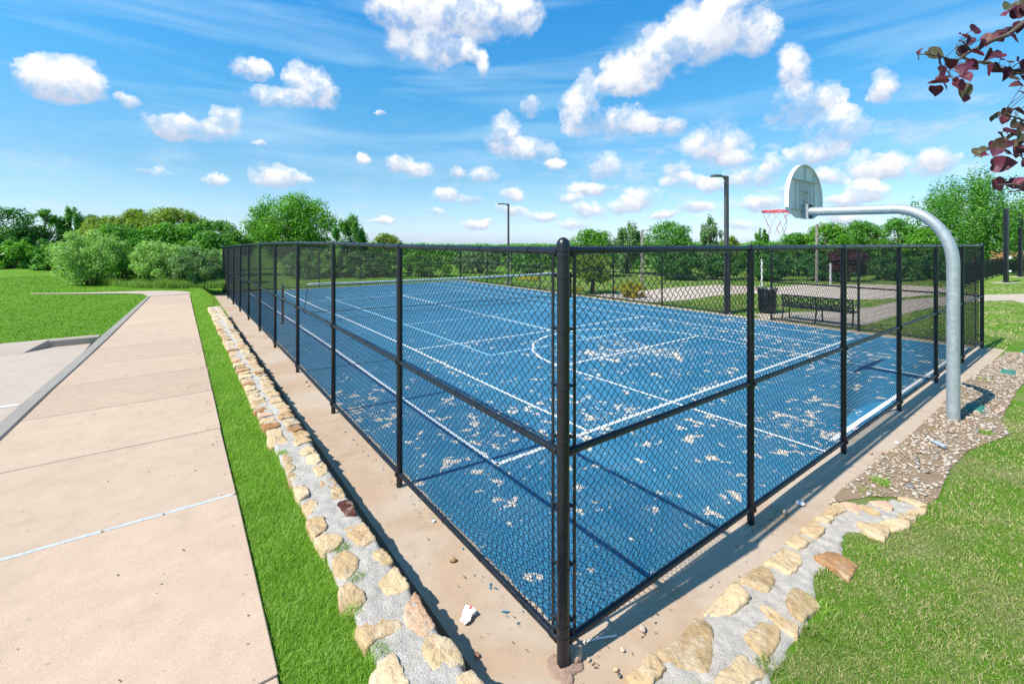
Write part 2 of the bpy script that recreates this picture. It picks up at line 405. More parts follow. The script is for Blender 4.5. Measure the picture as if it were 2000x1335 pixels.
fs = [(i*nv+j, i*nv+j+1, (i+1)*nv+j+1, (i+1)*nv+j) for i in range(len(gu)-1) for j in range(nv-1)]
m = MB(); m.add(vs, fs); g = court_frame(m.build('ground', 'lawn')); tag(g, 'green mown lawn spreading around the court to the horizon', 'ground', kind='structure')

def sheet(name, mat, vlist, ulist, zf, edge=None):
    vs = []; n = len(vlist)
    for u in ulist:
        for j, v in enumerate(vlist):
            vv, uu = v, u
            if edge: vv, uu = edge(j, v, u)
            vs.append((vv, uu, zf(vv, uu)))
    fs = [(i*n+j, i*n+j+1, (i+1)*n+j+1, (i+1)*n+j) for i in range(len(ulist)-1) for j in range(n-1)]
    mb = MB(); mb.add(vs, fs); return court_frame(mb.build(name, mat))
# concrete slab under and around the court
V1, U1 = 13.42, 24.15
vl = [-0.43, -0.3, 0, 0.5, 1.5, 2.5, 3.5, 4.5, 6, 9, V1]; ul = [-0.40, 0, 1.5, 3, 4, 5, 6, 7, 8, 9, 11, 12.5, 13.5, 14.5, 15.5, 16.5, 17.5, 20, U1]
nv = len(vl); vs = [(v, u, hump(v, u)) for u in ul for v in vl]
fs = [(i*nv+j, i*nv+j+1, (i+1)*nv+j+1, (i+1)*nv+j) for i in range(len(ul)-1) for j in range(nv-1)]
nb = len(vs); ring = [j for j in range(nv)] + [i*nv+nv-1 for i in range(1, len(ul))] + [(len(ul)-1)*nv+j for j in range(nv-2, -1, -1)] + [i*nv for i in range(len(ul)-2, 0, -1)]
vs += [(vs[i][0], vs[i][1], -0.18) for i in ring]; k = len(ring)
fs += [(ring[i], nb+i, nb+(i+1) % k, ring[(i+1) % k]) for i in range(k)]
mb = MB(); mb.add(vs, fs); apron = court_frame(mb.build('apron_pavement', 'apron')); tag(apron, 'tan concrete apron slab around the blue court', 'pavement', kind='structure')
mb = MB()
for v in (3.95, 6.9, 10.0): mb.strip((v, -0.40), (v+0.03, -0.06), 0.010, 0.004)
mb.build('expansion_joint', 'lot', apron)

def court_edge(j, v, u):
    n = mnoise.noise(Vector((v*3.1, u*5.3, 1.7)))*0.05 + mnoise.noise(Vector((v, u*19, 4.7)))*0.03
    if j == 0: return v + n*0.55 + 0.078, u
    return v, u
uu = list(np.arange(0.08, 23.8, 0.06)); uu[0] = 0.083
court = sheet('court_surface', 'court', [0.07, 0.3, 1, 2, 3, 4.5, 6, 9, 12.98], uu, lambda v, u: hump(v, u)+0.004, court_edge)
tag(court, 'blue painted sports court with flaking patches behind the fence', 'court', kind='structure')
# court markings
hz = lambda v, u: hump(v, u)
def marks(name, mat, segs, z=0.009):
    mb = MB()
    for s in segs:
        if s[0] == 'arc':
            _, cv, cu, r, a0, a1, w = s; k = 60; vs = []
            for i in range(k+1):
                a = R(a0 + (a1-a0)*i/k)
                for q in (r-w/2, r+w/2):
                    v, u = cv+q*math.cos(a), cu+q*math.sin(a); vs.append((v, u, z+hz(v, u)))
            mb.add(vs, [(2*i, 2*i+1, 2*i+3, 2*i+2) for i in range(k)])
        else:
            a, b, w = s; mb.strip(a, b, w, z, 0.5, hz)
    o = mb.build(name, mat); o.parent = court; return o
TE = 23.5
marks('tennis_lines', 'wline', [((1.03, 2.12), (1.03, TE), 0.05), ((12.07, 2.12), (12.07, TE), 0.05), ((2.48, 2.16), (2.48, TE), 0.047),
      ((10.67, 2.16), (10.67, TE), 0.045), ((1.03, 2.165), (12.07, 2.165), 0.058), ((2.48, 7.53), (10.67, 7.53), 0.045), ((2.48, 18.1), (10.67, 18.1), 0.045),
      ((6.57, 7.53), (6.57, 18.1), 0.045)], 0.0085)
marks('basketball_lines', 'wline', [((4.7, 0.20), (12.9, 0.20), 0.06), ((4.28, 0.13), (4.28, 4.66), 0.045), ((9.18, 0.13), (9.18, 4.66), 0.045),
      ((4.28, 4.66), (9.18, 4.66), 0.05), ('arc', 6.73, 4.66, 2.45, 0, 180, 0.055)], 0.0105)
marks('pickleball_lines', 'cline', [((3.61, 6.15), (3.61, 19.5), 0.05), ((9.69, 6.15), (9.69, 19.5), 0.045), ((3.61, 6.15), (9.69, 6.15), 0.05),
      ((3.61, 10.65), (9.69, 10.65), 0.045), ((3.61, 14.9), (9.69, 14.9), 0.045), ((3.61, 19.5), (9.69, 19.5), 0.045),
      ((6.65, 6.15), (6.65, 10.65), 0.045), ((6.65, 14.9), (6.65, 19.5), 0.045)], 0.0125)

# sidewalk slabs between tooled joints
JT = [-2.6, -1.2, 0.48, 2.41, 4.05, 5.64, 7.11, 8.47, 9.95, 11.45, 12.95, 14.45, 15.95, 17.45, 18.95, 20.45]
mb = MB(); vr = -1.395
for a, b in zip(JT, JT[1:]):
    a += 0.007; b -= 0.007; mid = (a+b)/2
    mb.prism([(vr, a), (vr+0.006*math.sin(b*9), b), (lerp_tab(KIN, b), b-0.0), (lerp_tab(KIN, a), a)], 0.2, WALK)
walk = court_frame(mb.build('sidewalk', 'walk', bevel=0.007)); tag(walk, 'tan concrete sidewalk of jointed slabs beside the grass strip', 'sidewalk', kind='structure')
mb = MB()
for u in JT[1:-1]:
    mb.box(((vr+lerp_tab(KIN, u))/2, u, 0.29), (abs(lerp_tab(KIN, u)-vr)-0.02, 0.0135, 0.165))
mb.build('joint_filler', 'jointdark', walk)
mb = MB(); v = vr-0.02
while v > lerp_tab(KIN, 2.41)+0.05:
    L = random.uniform(0.15, 0.5); v2 = max(v-L, lerp_tab(KIN, 2.41)+0.03); w = random.uniform(0.030, 0.038)
    mb.prism([(v, 2.41-w/2), (v, 2.41+w/2), ((v+v2)/2, 2.41+w*0.62), (v2, 2.41+w/2), (v2, 2.41-w/2), ((v+v2)/2, 2.41-w*0.42)], WALK-0.004, WALK+0.0025)
    v = v2 - (random.uniform(0.015, 0.05) if random.random() < 0.5 else 0.002)
mb.build('sealant', 'caulk', walk)
# curb
def kerb_run(u0, u1):
    mb = MB(); n = max(2, int((u1-u0)/0.35)); prof = []
    for i in range(n+1):
        u = u0+(u1-u0)*i/n; wob = 0.008*mnoise.noise(Vector((u*0.9, 3.3, 0)))
        a = lerp_tab(KIN, u)-0.014+wob; b = lerp_tab(KOUT, u)+wob
        prof.append([(b-0.02, u, 0.05), (b-0.005, u, 0.36), (b+0.02, u, 0.388), (a-0.018, u, 0.388), (a, u, 0.37), (a, u, 0.05)])
    vs = [p for r in prof for p in r]; k = 6
    mb.add(vs, [(i*k+j, i*k+j+1, (i+1)*k+j+1, (i+1)*k+j) for i in range(n) for j in range(k-1)] + [tuple(range(k))[::-1], tuple(range(n*k, n*k+k))])
    return mb
curb = MB()
for a, b in ((-2.6, 2.4), (2.408, 6.9), (6.908, 11.6), (11.608, 20.42)):
    r = kerb_run(a, b); curb.add(r.v, r.f)
o = court_frame(curb.build('curb', 'kerb')); tag(o, 'grey concrete curb along the left edge of the sidewalk', 'curb', kind='structure')
mb = MB(); PA = [(11.44, 0.05), (11.455, 0.375), (11.48, 0.405), (11.60, 0.405), (11.62, 0.39), (11.62, 0.05)]; PBc = [(11.02, 0.05), (11.05, 0.253), (11.40, 0.375), (11.60, 0.40), (11.62, 0.39), (11.62, 0.05)]
for prs in (((-40, PBc), (-4.25, PBc), (-3.95, PA)), ((-3.95, PA), (-3.17, PA))):
    k0 = len(mb.v); mb.v += [(v, u, z) for v, pr in prs for u, z in pr]
    mb.f += [(k0+6*i+j, k0+6*i+j+1, k0+6*i+7+j, k0+6*i+6+j) for i in range(len(prs)-1) for j in range(5)]
k0 = len(mb.v); mb.v += [(-3.17, u, z) for u, z in PA]; mb.f.append(tuple(range(k0, k0+6)))
o = court_frame(mb.build('lawn_curb', 'lot')); tag(o, 'pale curb between the parking lot and the lawn', 'curb', kind='structure')
lot = sheet('parking_lot', 'lot', [-40, -20, -10, -6, -4, -3.3], [-8, 0, 5, 8, 11.45], lambda v, u: LOT)
tag(lot, 'pale concrete parking lot left of the curb', 'parking lot', kind='structure')
mb = MB()
mb.strip((-3.9, 8.03), (-9, 8.35), 0.06, LOT+0.005); mb.strip((-3.5, 6.95), (-3.9, 6.97), 0.10, LOT+0.005)
mb.build('parking_line', 'lotline', lot)

def px_sheet(name, mat, px, z, label, cat):
    poly = [on_level(x, y, z) for x, y in px]
    mb = MB(); mb.v = [(v, u, z) for v, u in poly]; mb.f = [tuple(range(len(poly)))]
    o = court_frame(mb.build(name, mat)); bm = bmesh.new(); bm.from_mesh(o.data); bmesh.ops.triangulate(bm, faces=bm.faces[:]); bm.normal_update()
    for f in bm.faces:
        if f.normal.z < 0: f.normal_flip()
    bm.to_mesh(o.data); bm.free()
    return tag(o, label, cat, kind='structure')
px_sheet('path', 'path', [(288, 578.5), (372, 573.5), (371, 570.5), (362, 568.6), (345, 567.6), (310, 567.3), (270, 568), (225, 569.6), (150, 571.5), (60, 572.6), (60, 573.8), (180, 573.2), (245, 572.6), (280, 574)], 0.372, 'white concrete path curving left at the end of the sidewalk', 'path')
px_sheet('bench_path', 'path', [(1470, 612.5), (1540, 609.5), (1640, 607), (1700, 600), (1752, 588), (1800, 582.5), (1870, 577.5), (1917, 575.5), (2000, 573.5), (2400, 566), (2400, 690), (2100, 625), (2000, 592), (1973, 586.5), (1918, 587.5), (1870, 592), (1800, 604), (1752, 616), (1700, 631), (1682, 637), (1645, 637), (1490, 622)], 0.006, 'pale concrete path running past the bench behind the court', 'path')
px_sheet('sand_court', 'sand', [(1150, 577), (1215, 570), (1270, 566), (1330, 560), (1400, 556), (1500, 561), (1560, 556), (1640, 556), (1700, 555), (1760, 556.5), (1870, 562), (1890, 568), (1860, 573), (1800, 577), (1750, 582), (1700, 585), (1640, 584), (1560, 580), (1500, 573), (1450, 573.5), (1400, 577), (1340, 586), (1270, 590), (1200, 583)], 0.006, 'pale sand volleyball court beyond the back fence', 'sand court')

# ------------------------------------------------------------------ grass
def blades(name, P, h, w, mat, label, cat, lean=0.6, kind='stuff'):
    """P: n x 3 world roots"""
    n = len(P); th = RNG.uniform(0, 2*PI, n); le = RNG.uniform(0.1, 1.0, n)*lean; la = RNG.uniform(0, 2*PI, n)
    h = np.asarray(h)*np.ones(n); w = np.asarray(w)*np.ones(n)
    hh = h*RNG.uniform(0.55, 1.15, n)
    d = np.stack([np.cos(th), np.sin(th), np.zeros(n)], 1)*(w/2)[:, None]
    l = np.stack([np.cos(la)*le*hh, np.sin(la)*le*hh, np.zeros(n)], 1)
    up = np.zeros((n, 3)); up[:, 2] = hh
    V = np.empty((n, 5, 3))
    V[:, 0] = P-d; V[:, 1] = P+d; V[:, 2] = P+d*0.75+l*0.3+up*0.55; V[:, 3] = P-d*0.75+l*0.3+up*0.55
    V[:, 4] = P+l+up*(1-0.35*np.minimum(le, 1))[:, None]
    b = (np.arange(n)*5)[:, None]
    lo = (np.array([0, 1, 2, 3, 3, 2, 4])[None, :] + b).ravel()
    sz = np.tile([4, 3], n)
    o = fast_mesh(name, V.reshape(-1, 3), lo, sz, mat); return tag(o, label, cat, kind=kind)
def to_world(v, u, z):
    return np.stack([X0+v*CA-u*SA, Y0+v*SA+u*CA, z], 1)
def in_poly(x, y, poly):
    r = np.zeros(len(x), bool); n = len(poly)
    for i in range(n):
        (x1, y1), (x2, y2) = poly[i], poly[(i+1) % n]
        c = ((y1 > y) != (y2 > y)) & (x < (x2-x1)*(y-y1)/(y2-y1+1e-12)+x1); r ^= c
    return r
def vnoise(x, y, s, seed):
    r = np.random.default_rng(seed); t = np.zeros(len(x))
    for i in range(7):
        a = r.uniform(0, 2*PI); f = s*r.uniform(0.6, 2.0); t += np.sin((x*np.cos(a)+y*np.sin(a))*f + r.uniform(0, 6))
    return t/7
P = []; Hh = []; Ww = []
for u0, u1, den, w in ((-1.2, 1.2, 20000, 0.0030), (1.2, 3.2, 13000, 0.0035), (3.2, 7, 7000, 0.005), (7, 12, 3500, 0.008), (12, 16.0, 2000, 0.012)):
    n = int((u1-u0)*0.43*den); u = RNG.uniform(u0, u1, n); v = RNG.uniform(-1.385, -0.965, n)
    P.append(to_world(v, u, np.full(n, TERR-0.004))); Hh.append(0.043*(1+0.4*vnoise(v, u, 9, 3))); Ww.append(np.full(n, w))
n = 9000; u = RNG.uniform(15.4, 24.5, n); v = RNG.uniform(-1.37, -0.42, n)
z = np.array([ground_z(a, b) for a, b in zip(v, u)]); P.append(to_world(v, u, z)); Hh.append(np.full(n, 0.06)); Ww.append(np.full(n, 0.016))
blades('grass_strip', np.concatenate(P), np.concatenate(Hh), np.concatenate(Ww), 'blade', 'lush bright green grass strip between sidewalk and stone wall', 'grass', 1.0)

NOGRASS = [on_level(x, y, 0.03) for x, y in [(1190, 1345), (1500, 1345), (1560, 1245), (1605, 1190), (1592, 1130), (1650, 1085), (1655, 1040), (1720, 1050), (1800, 1005), (1835, 975), (1890, 885), (1970, 850), (1955, 820), (1990, 760), (1990, 700), (1975, 690), (1900, 690), (1650, 960), (1300, 1250)]]
n = 420000; d = 1.5*np.exp(RNG.uniform(0, math.log(10/1.5), n)); a = RNG.uniform(R(8), R(52), n)
X = d*np.sin(a); Y = d*np.cos(a); dx, dy = X-X0, Y-Y0; v = dx*CA+dy*SA; u = -dx*SA+dy*CA
ok = (u < -0.42) & (v > -0.4) & ~in_poly(v+0.05*vnoise(X, Y, 14, 51), u+0.07*vnoise(X, Y, 11, 52), NOGRASS) & (vnoise(X, Y, 5, 8) + 0.6*vnoise(X, Y, 17, 9) > RNG.uniform(-1.6, 0.35, n))
X, Y, d = X[ok], Y[ok], d[ok]
ok = RNG.uniform(0, 1, len(X)) < 0.62; X, Y, d = X[ok], Y[ok], d[ok]
blades('court_side_lawn_grass', np.stack([X, Y, np.full(len(X), 0.024)], 1), 0.034*(1+0.3*vnoise(X, Y, 8, 4)), 0.0022*np.maximum(1, d/1.9), 'blade2', 'short sun-bleached lawn grass right of the stone edging', 'grass', 1.3)
# left lawn and the lawns further back: coarser tufts
n = 52000; d = 9*np.exp(RNG.uniform(0, math.log(42/9), n)); a = RNG.uniform(R(-56), R(-22), n)
X = d*np.sin(a); Y = d*np.cos(a); dx, dy = X-X0, Y-Y0; v = dx*CA+dy*SA; u = -dx*SA+dy*CA
kin = np.interp(u, [p[0] for p in KOUT], [p[1] for p in KOUT])
PATHPOLY = [on_level(x, y, 0.37) for x, y in [(288, 579), (374, 574), (371, 569), (310, 566.5), (200, 569), (60, 571.5), (60, 574.5), (200, 574), (280, 575)]]
ok = (u > 11.65) & (v < np.where(u < 20.6, kin-0.03, -1.0)) & ~in_poly(v, u, PATHPOLY)
X, Y, d = X[ok], Y[ok], d[ok]
blades('left_lawn_grass', np.stack([X, Y, np.full(len(X), TERR-0.005)], 1), 0.035, 0.0018*d, 'blade3', 'smooth bright green lawn left of the sidewalk', 'grass', 1.0)
n = 60000; d = 8*np.exp(RNG.uniform(0, math.log(40/8), n)); a = RNG.uniform(R(6), R(54), n)
X = d*np.sin(a); Y = d*np.cos(a); dx, dy = X-X0, Y-Y0; v = dx*CA+dy*SA; u = -dx*SA+dy*CA
HARD = []
for nm, pts in (('p', [(1470, 612.5), (1540, 609.5), (1640, 607), (1700, 600), (1752, 588), (1800, 582.5), (1870, 577.5), (1917, 575.5), (2400, 566), (2400, 690), (2100, 625), (2000, 592), (1973, 586.5), (1918, 587.5), (1870, 592), (1800, 604), (1752, 616), (1700, 631), (1682, 637), (1645, 637), (1490, 622)]),
                ('s', [(1150, 577), (1270, 566), (1400, 556), (1500, 561), (1640, 556), (1760, 556.5), (1890, 568), (1860, 573), (1800, 577), (1700, 585), (1560, 580), (1500, 573), (1450, 573.5), (1400, 577), (1340, 586), (1270, 590), (1200, 583)])):
    HARD.append([on_level(x, y, 0.005) for x, y in pts])
ok = ((v > 13.5) | ((u < -0.5) & (d > 9.5))) & ~in_poly(v, u, HARD[0]) & ~in_poly(v, u, HARD[1])
X, Y, d = X[ok], Y[ok], d[ok]
blades('back_lawn_grass', np.stack([X, Y, np.full(len(X), -0.006)], 1), 0.05, 0.0018*d, 'blade2', 'sunlit lawn behind and right of the court', 'grass', 1.0)

# dry bits of leaf and twig lying about
def litter(name, P, label, size, mat):
    n = len(P); th = RNG.uniform(0, 2*PI, n); s = size*RNG.uniform(0.5, 1.4, n); asp = RNG.uniform(0.12, 0.5, n)
    a = np.stack([np.cos(th), np.sin(th), RNG.uniform(-.2, .2, n)], 1)*(s/2)[:, None]; b = np.stack([-np.sin(th), np.cos(th), RNG.uniform(-.3, .3, n)], 1)*(s*asp/2)[:, None]
    V = np.stack([P-a, P+b+[0, 0, 0.002], P+a, P-b+[0, 0, 0.003]], 1)
    return tag(fast_mesh(name, V.reshape(-1, 3), np.arange(4*n), np.full(n, 4), mat), label, 'litter', kind='stuff')
P = []
n = 150; P.append(to_world(RNG.uniform(-3.2, -1.42, n), RNG.uniform(-0.6, 12, n), np.full(n, WALK+0.004)))
n = 40; P.append(to_world(-1.44-np.abs(RNG.normal(0, 0.05, n)), RNG.uniform(-0.6, 9, n), np.full(n, WALK+0.004)))
n = 320; v = np.concatenate([RNG.uniform(-0.3, 13, n//2), 2.2125*RNG.integers(0, 7, n//2)+RNG.normal(0, 0.16, n//2)]); P.append(to_world(v, np.clip(-0.05-np.abs(RNG.normal(0, 0.12, n)), -0.38, 0), np.full(n, 0.006)))
n = 130; P.append(to_world(RNG.uniform(-0.4, 0.03, n), RNG.uniform(-0.3, 10, n), np.full(n, 0.012)))
litter('leaf_litter', np.concatenate(P), 'dry brown leaf and twig bits scattered over the concrete', 0.022, 'deadleaf')
n = 200; P = to_world(RNG.uniform(-0.06, 0.09, n), RNG.uniform(0.3, 10, n), np.full(n, 0.007)); P[:, 2] += 0.0
litter('paint_flakes', P, 'blue paint flakes shed along the foot of the long fence', 0.03, 'court')
# ------------------------------------------------------------------ chain-link fence
def chain(L, nz, sides, fine=True, r=0.0024):
    """woven wires of one bay: returns (s, depth, t) with t 0..1 bottom to top, faces as arrays"""
    sp = 0.0320; nw = int(L/sp); per = nz
    a = sp*0.56; b = 0.0034
    ts = [(0.0, 1, 0), (0.12, 0.5, -1), (0.38, -0.5, -1), (0.5, -1, 0), (0.62, -0.5, 1), (0.88, 0.5, 1)] if fine else [(0.0, 1, -0.5), (0.25, 0, -1), (0.5, -1, 0.5), (0.75, 0, 1)]
    k = np.arange(per)[:, None]; tt = (k + np.array([t[0] for t in ts])[None, :]).ravel(); tt = np.append(tt, per)
    xx = np.append(np.tile([t[1] for t in ts], per), 1.0)*a; dd = np.append(np.tile([t[2] for t in ts], per), 0.0)*b
    n = len(tt); h = 2.2/per
    # a ring of vertices perpendicular to the vertical is good enough for thin wire: widen sideways for the slope
    ang = np.arange(sides)*2*PI/sides + PI/4
    rs = np.cos(ang)*r*1.25; rd = np.sin(ang)*r
    one = np.stack([xx[:, None]+rs[None, :], dd[:, None]+rd[None, :], np.repeat((tt/per)[:, None], sides, 1)], 2)  # n,sides,3
    allw = np.repeat(one[None], nw, 0).copy()
    allw[1::2, ..., 0] *= -1      # neighbouring wires mirror each other and hook at the bends
    off = (np.arange(nw)+0.5)*L/nw
    allw[..., 0] += off[:, None, None]
    i = np.arange(n-1)[:, None]*sides; j = np.arange(sides)[None, :]; j2 = (j+1) % sides
    q = np.stack([i+j, i+j2, i+sides+j2, i+sides+j], 2).reshape(-1, 4)
    Q = (q[None]+(np.arange(nw)*n*sides)[:, None, None]).reshape(-1)
    return allw.reshape(-1, 3), Q, np.full(len(Q)//4, 4)

def dome(r, z, n=14):
    return [(r, z)] + [(r*math.cos(a), z + r*0.9*math.sin(a)) for a in np.linspace(0.2, PI/2-0.02, 6)]

def fence_run(label, p0, ax, st, inward, posts, near=4, curl=None, skip=(), tie=True, mesh_from=0.10, mesh_to=0.10, lowres=False):
    """p0 start (v,u), ax unit direction, st stations (s, ground, bottom rail, mid rail, top rail); inward = unit normal to the court side"""
    root = thing('chain_link_fence', label, 'fence', W(*p0, 0), ANG)
    A = Vector((ax[0], ax[1], 0)); I = Vector((inward[0], inward[1], 0)); Z = Vector((0, 0, 1))
    P = lambda s, z, d=0: A*s + I*d + Z*z
    for i in posts:
        s, gz_, zb, zm, zt = st[i]
        m = MB(); m.tube([P(s, gz_-0.15), P(s, zt-0.012)], 0.0295, 14)
        m.tube([P(s-0.022, zt), P(s+0.022, zt)], 0.0275, 12)
        m.lathe(dome(0.02, zt+0.02), P(s, 0), 10)
        for z in (zm, zb):
            m.tube([P(s, z-0.03), P(s, z+0.03)], 0.034, 14); m.box(P(s, z, -0.036), (0.02, 0.02, 0.03))
        smooth_by_angle(m.build('post', 'black', root))
    bays = [k for k in range(len(st)-1) if k not in skip]
    segs = []; cur = [bays[0]]
    for k in bays[1:]:
        if k == cur[-1]+1: cur.append(k)
        else: segs.append(cur); cur = [k]
    segs.append(cur)
    for idx, nm in ((4, 'top_rail'), (3, 'mid_rail'), (2, 'bottom_rail')):
        m = MB()
        for sg in segs:
            pts = [P(st[k][0], st[k][idx]) for k in sg+[sg[-1]+1]]
            pts[0] = P(st[sg[0]][0]+0.05, st[sg[0]][idx]); pts[-1] = P(st[sg[-1]+1][0]-0.05, st[sg[-1]+1][idx])
            m.tube(pts, 0.0215, 12)
            for e, dr in ((pts[0], 1), (pts[-1], -1)):
                m.tube([e - A*0.012*dr, e + A*0.05*dr], 0.0265, 12)
            for k in sg:
                s0, s1 = st[k][0], st[k+1][0]
                for f in (0.16, 0.36, 0.56, 0.78):
                    s = s0+(s1-s0)*(f+random.uniform(-0.05, 0.05)); z = st[k][idx]+(st[k+1][idx]-st[k][idx])*(s-s0)/(s1-s0)
                    m.tube([P(s-0.003, z), P(s+0.003, z)], 0.0245, 10)
                s = s0+(s1-s0)*0.62; z = st[k][idx]+(st[k+1][idx]-st[k][idx])*0.62
                if idx == 4 and k % 2: m.tube([P(s-0.07, z), P(s+0.07, z)], 0.0235, 12)
        smooth_by_angle(m.build(nm, 'black', root))
    share = None
    for k in bays:
        s0, s1 = st[k][0], st[k+1][0]
        if k == 0: s0 += mesh_from
        if k == len(st)-2: s1 -= mesh_to
        L = s1-s0; zb0, zb1, zt0, zt1 = st[k][2], st[k+1][2], st[k][4], st[k+1][4]
        fine = (not lowres) and k < near
        V, Q, szs = chain(L, 36, 4 if fine else 3, fine, 0.0024 if fine else 0.0027)
        s = V[:, 0]; t = V[:, 2]; f = s/L
        zb = zb0+(zb1-zb0)*f - 0.025; zt = zt0+(zt1-zt0)*f + 0.02
        bul = np.sin(PI*np.clip(f, 0, 1))
        q = RNG.uniform(-1, 1, 4)
        d = 0.034 + V[:, 1] + bul*(0.012*q[0]*np.sin(PI*t) + 0.015*q[1]*np.sin(2*PI*t) + 0.02*np.abs(q[2])*(1-t)**4)
        z = zb+(zt-zb)*t + 0.006*q[3]*np.sin(3*PI*f)*np.sin(PI*t)
        if curl and k == curl:
            lift = 0.11*np.clip(np.sin(PI*np.clip(f*0.9+0.12, 0, 1)), 0, 1)**0.7*(1-t)**2.2*(1+0.15*np.sin(9*f))
            z = z + lift; d = d + 0.14*bul*(1-t)**3.0
        co = np.stack([A.x*(s0+s)+I.x*d, A.y*(s0+s)+I.y*d, z], 1)
        fast_mesh('chain_link', co, Q, szs, 'wire', root, fine)
    return root, P

S_ = 1.0125
sp = 2.383
tops = [2.356, 2.37, 2.40, 2.41, 2.406, 2.387, 2.36, 2.33, 2.30, 2.26, 2.21]
mids = [1.207, 1.23, 1.244, 1.244, 1.24, 1.227, 1.23, 1.177, 1.14, 1.14, 1.09]
gnd = [0, 0, .02, .05, .06, .067, .062, .046, 0, 0, 0]
stL = [(sp*i if i < 10 else sp*10+0.25, gnd[i], 0.13+gnd[i]*0.9, mids[i]*S_, tops[i]*S_) for i in range(11)]
rootL, PL = fence_run('long black chain-link fence run along the stone wall and sidewalk', (0, 0), (0, 1), stL, (1, 0), range(1, 10), near=4)
sr = 2.2125
stR = [(sr*i, 0, 0.135, 1.222-0.003*i, 2.388-0.002*i) for i in range(7)]
rootR, PR = fence_run('short black chain-link fence run under the galvanized basketball pole', (0, 0), (1, 0), stR, (0, 1), range(1, 6), near=3, curl=2)
VB = sr*6
usB = [0, 2.37, 4.64, 6.10, 8.64, 11.07, 13.5, 15.95, 18.4, 20.9, sp*10+0.25]
stB = [(u, -0.01, 0.07, 1.21, 2.385-0.007*u) for u in usB]
rootB, PB = fence_run('back black chain-link fence run in front of the bench and sand court', (VB, 0), (0, 1), stB, (-1, 0), range(1, 10), near=0, skip=(2,), lowres=True)
vsF = [VB*i/6 for i in range(7)]; UF = sp*10+0.25
stF = [(v, 0, 0.08, 1.12, 2.237-0.001*v) for v in vsF]
rootF, PF = fence_run('far black chain-link fence run beyond the net', (0, UF), (1, 0), stF, (0, -1), range(1, 6), near=0, lowres=True)

def corner_post(root, P, s, zt, dirs, g=0.0, fancy=True):
    """thicker terminal post with dome cap, bands and tension bars toward each run"""
    m = MB(); m.tube([P(s, g-0.2), P(s, zt-0.075)], 0.0368, 20)
    o = smooth_by_angle(m.build('corner_post', 'black', root))
    m = MB(); m.lathe([(0.041, zt-0.10), (0.041, zt-0.07)] + [(0.041*math.cos(a), zt-0.07+0.05*math.sin(a)) for a in np.linspace(0.1, PI/2-0.02, 7)], P(s, 0), 20)
    smooth_by_angle(m.build('post_cap', 'black', o))
    zs = [0.17, 0.235, 0.56, 0.90, 1.225, 1.30, 1.60, 1.93, 2.24, 2.36] if fancy else [0.3, 1.2, 2.1]
    for z in zs:
        h = 0.0125; m = MB()
        m.lathe([(0.0395, z-h), (0.0402, z-h*0.6), (0.0402, z+h*0.6), (0.0395, z+h)], P(s, 0), 20)
        for d in dirs:
            d = Vector((*d[0], 0))
            c = P(s, z) + d*0.066; m.tube([P(s, z)+d*0.036, c+d*0.034], 0.009, 6)
            sd = d.cross(Vector((0, 0, 1))); m.tube([c-sd*0.018, c+sd*0.018], 0.0075, 6); m.tube([c-sd*0.022, c-sd*0.014], 0.012, 6)
        smooth_by_angle(m.build('tension_band', 'black', o))
    for d, inn in dirs:
        d = Vector((*d, 0)); inn = Vector((*inn, 0))
        m = MB(); rot = Matrix(((d.x, inn.x, 0), (d.y, inn.y, 0), (0, 0, 1)))
        m.box(P(s, 0) + d*0.104 + inn*0.014 + Vector((0, 0, (zt-0.1+0.14)/2)), (0.019, 0.007, zt-0.24), rot)
        m.build('tension_bar', 'black', o)
    return o
corner_post(rootL, PL, 0, 2.485, [((0, 1), (1, 0)), ((1, 0), (0, 1))])
corner_post(rootL, PL, UF, 2.33, [((0, -1), (1, 0)), ((1, 0), (0, -1))], fancy=False)
corner_post(rootR, PR, VB, 2.46, [((-1, 0), (0, 1)), ((0, 1), (-1, 0))], fancy=False)
corner_post(rootB, PB, UF, 2.33, [((0, -1), (-1, 0)), ((-1, 0), (0, -1))], fancy=False)
# gate leaf swung open away from the court
gr = thing('gate', 'black chain-link gate leaf swung open beside the tall light pole', 'gate', W(VB+0.05, 6.02), ANG)
m = MB(); Lg = 1.3
m.tube([(0.04, 0, 0.08), (Lg, 0, 0.08)], 0.02, 10); m.tube([(0.04, 0, 1.2), (Lg, 0, 1.2)], 0.02, 10); m.tube([(0.04, 0, 2.28), (Lg, 0, 2.28)], 0.02, 10)
m.tube([(0.04, 0, 0.06), (0.04, 0, 2.3)], 0.02, 10); m.tube([(Lg, 0, 0.06), (Lg, 0, 2.3)], 0.02, 10)
smooth_by_angle(m.build('gate_frame', 'black', gr))
V, Q, szs = chain(Lg-0.06, 36, 3, False)
fast_mesh('chain_link', np.stack([V[:, 0]+0.05, V[:, 1]+0.02, 0.08+2.2*V[:, 2]], 1), Q, szs, 'wire', gr)
for z in (0.35, 1.9): MB().box((0.0, 0, z), (0.07, 0.05, 0.06)).build('hinge', 'black', gr)
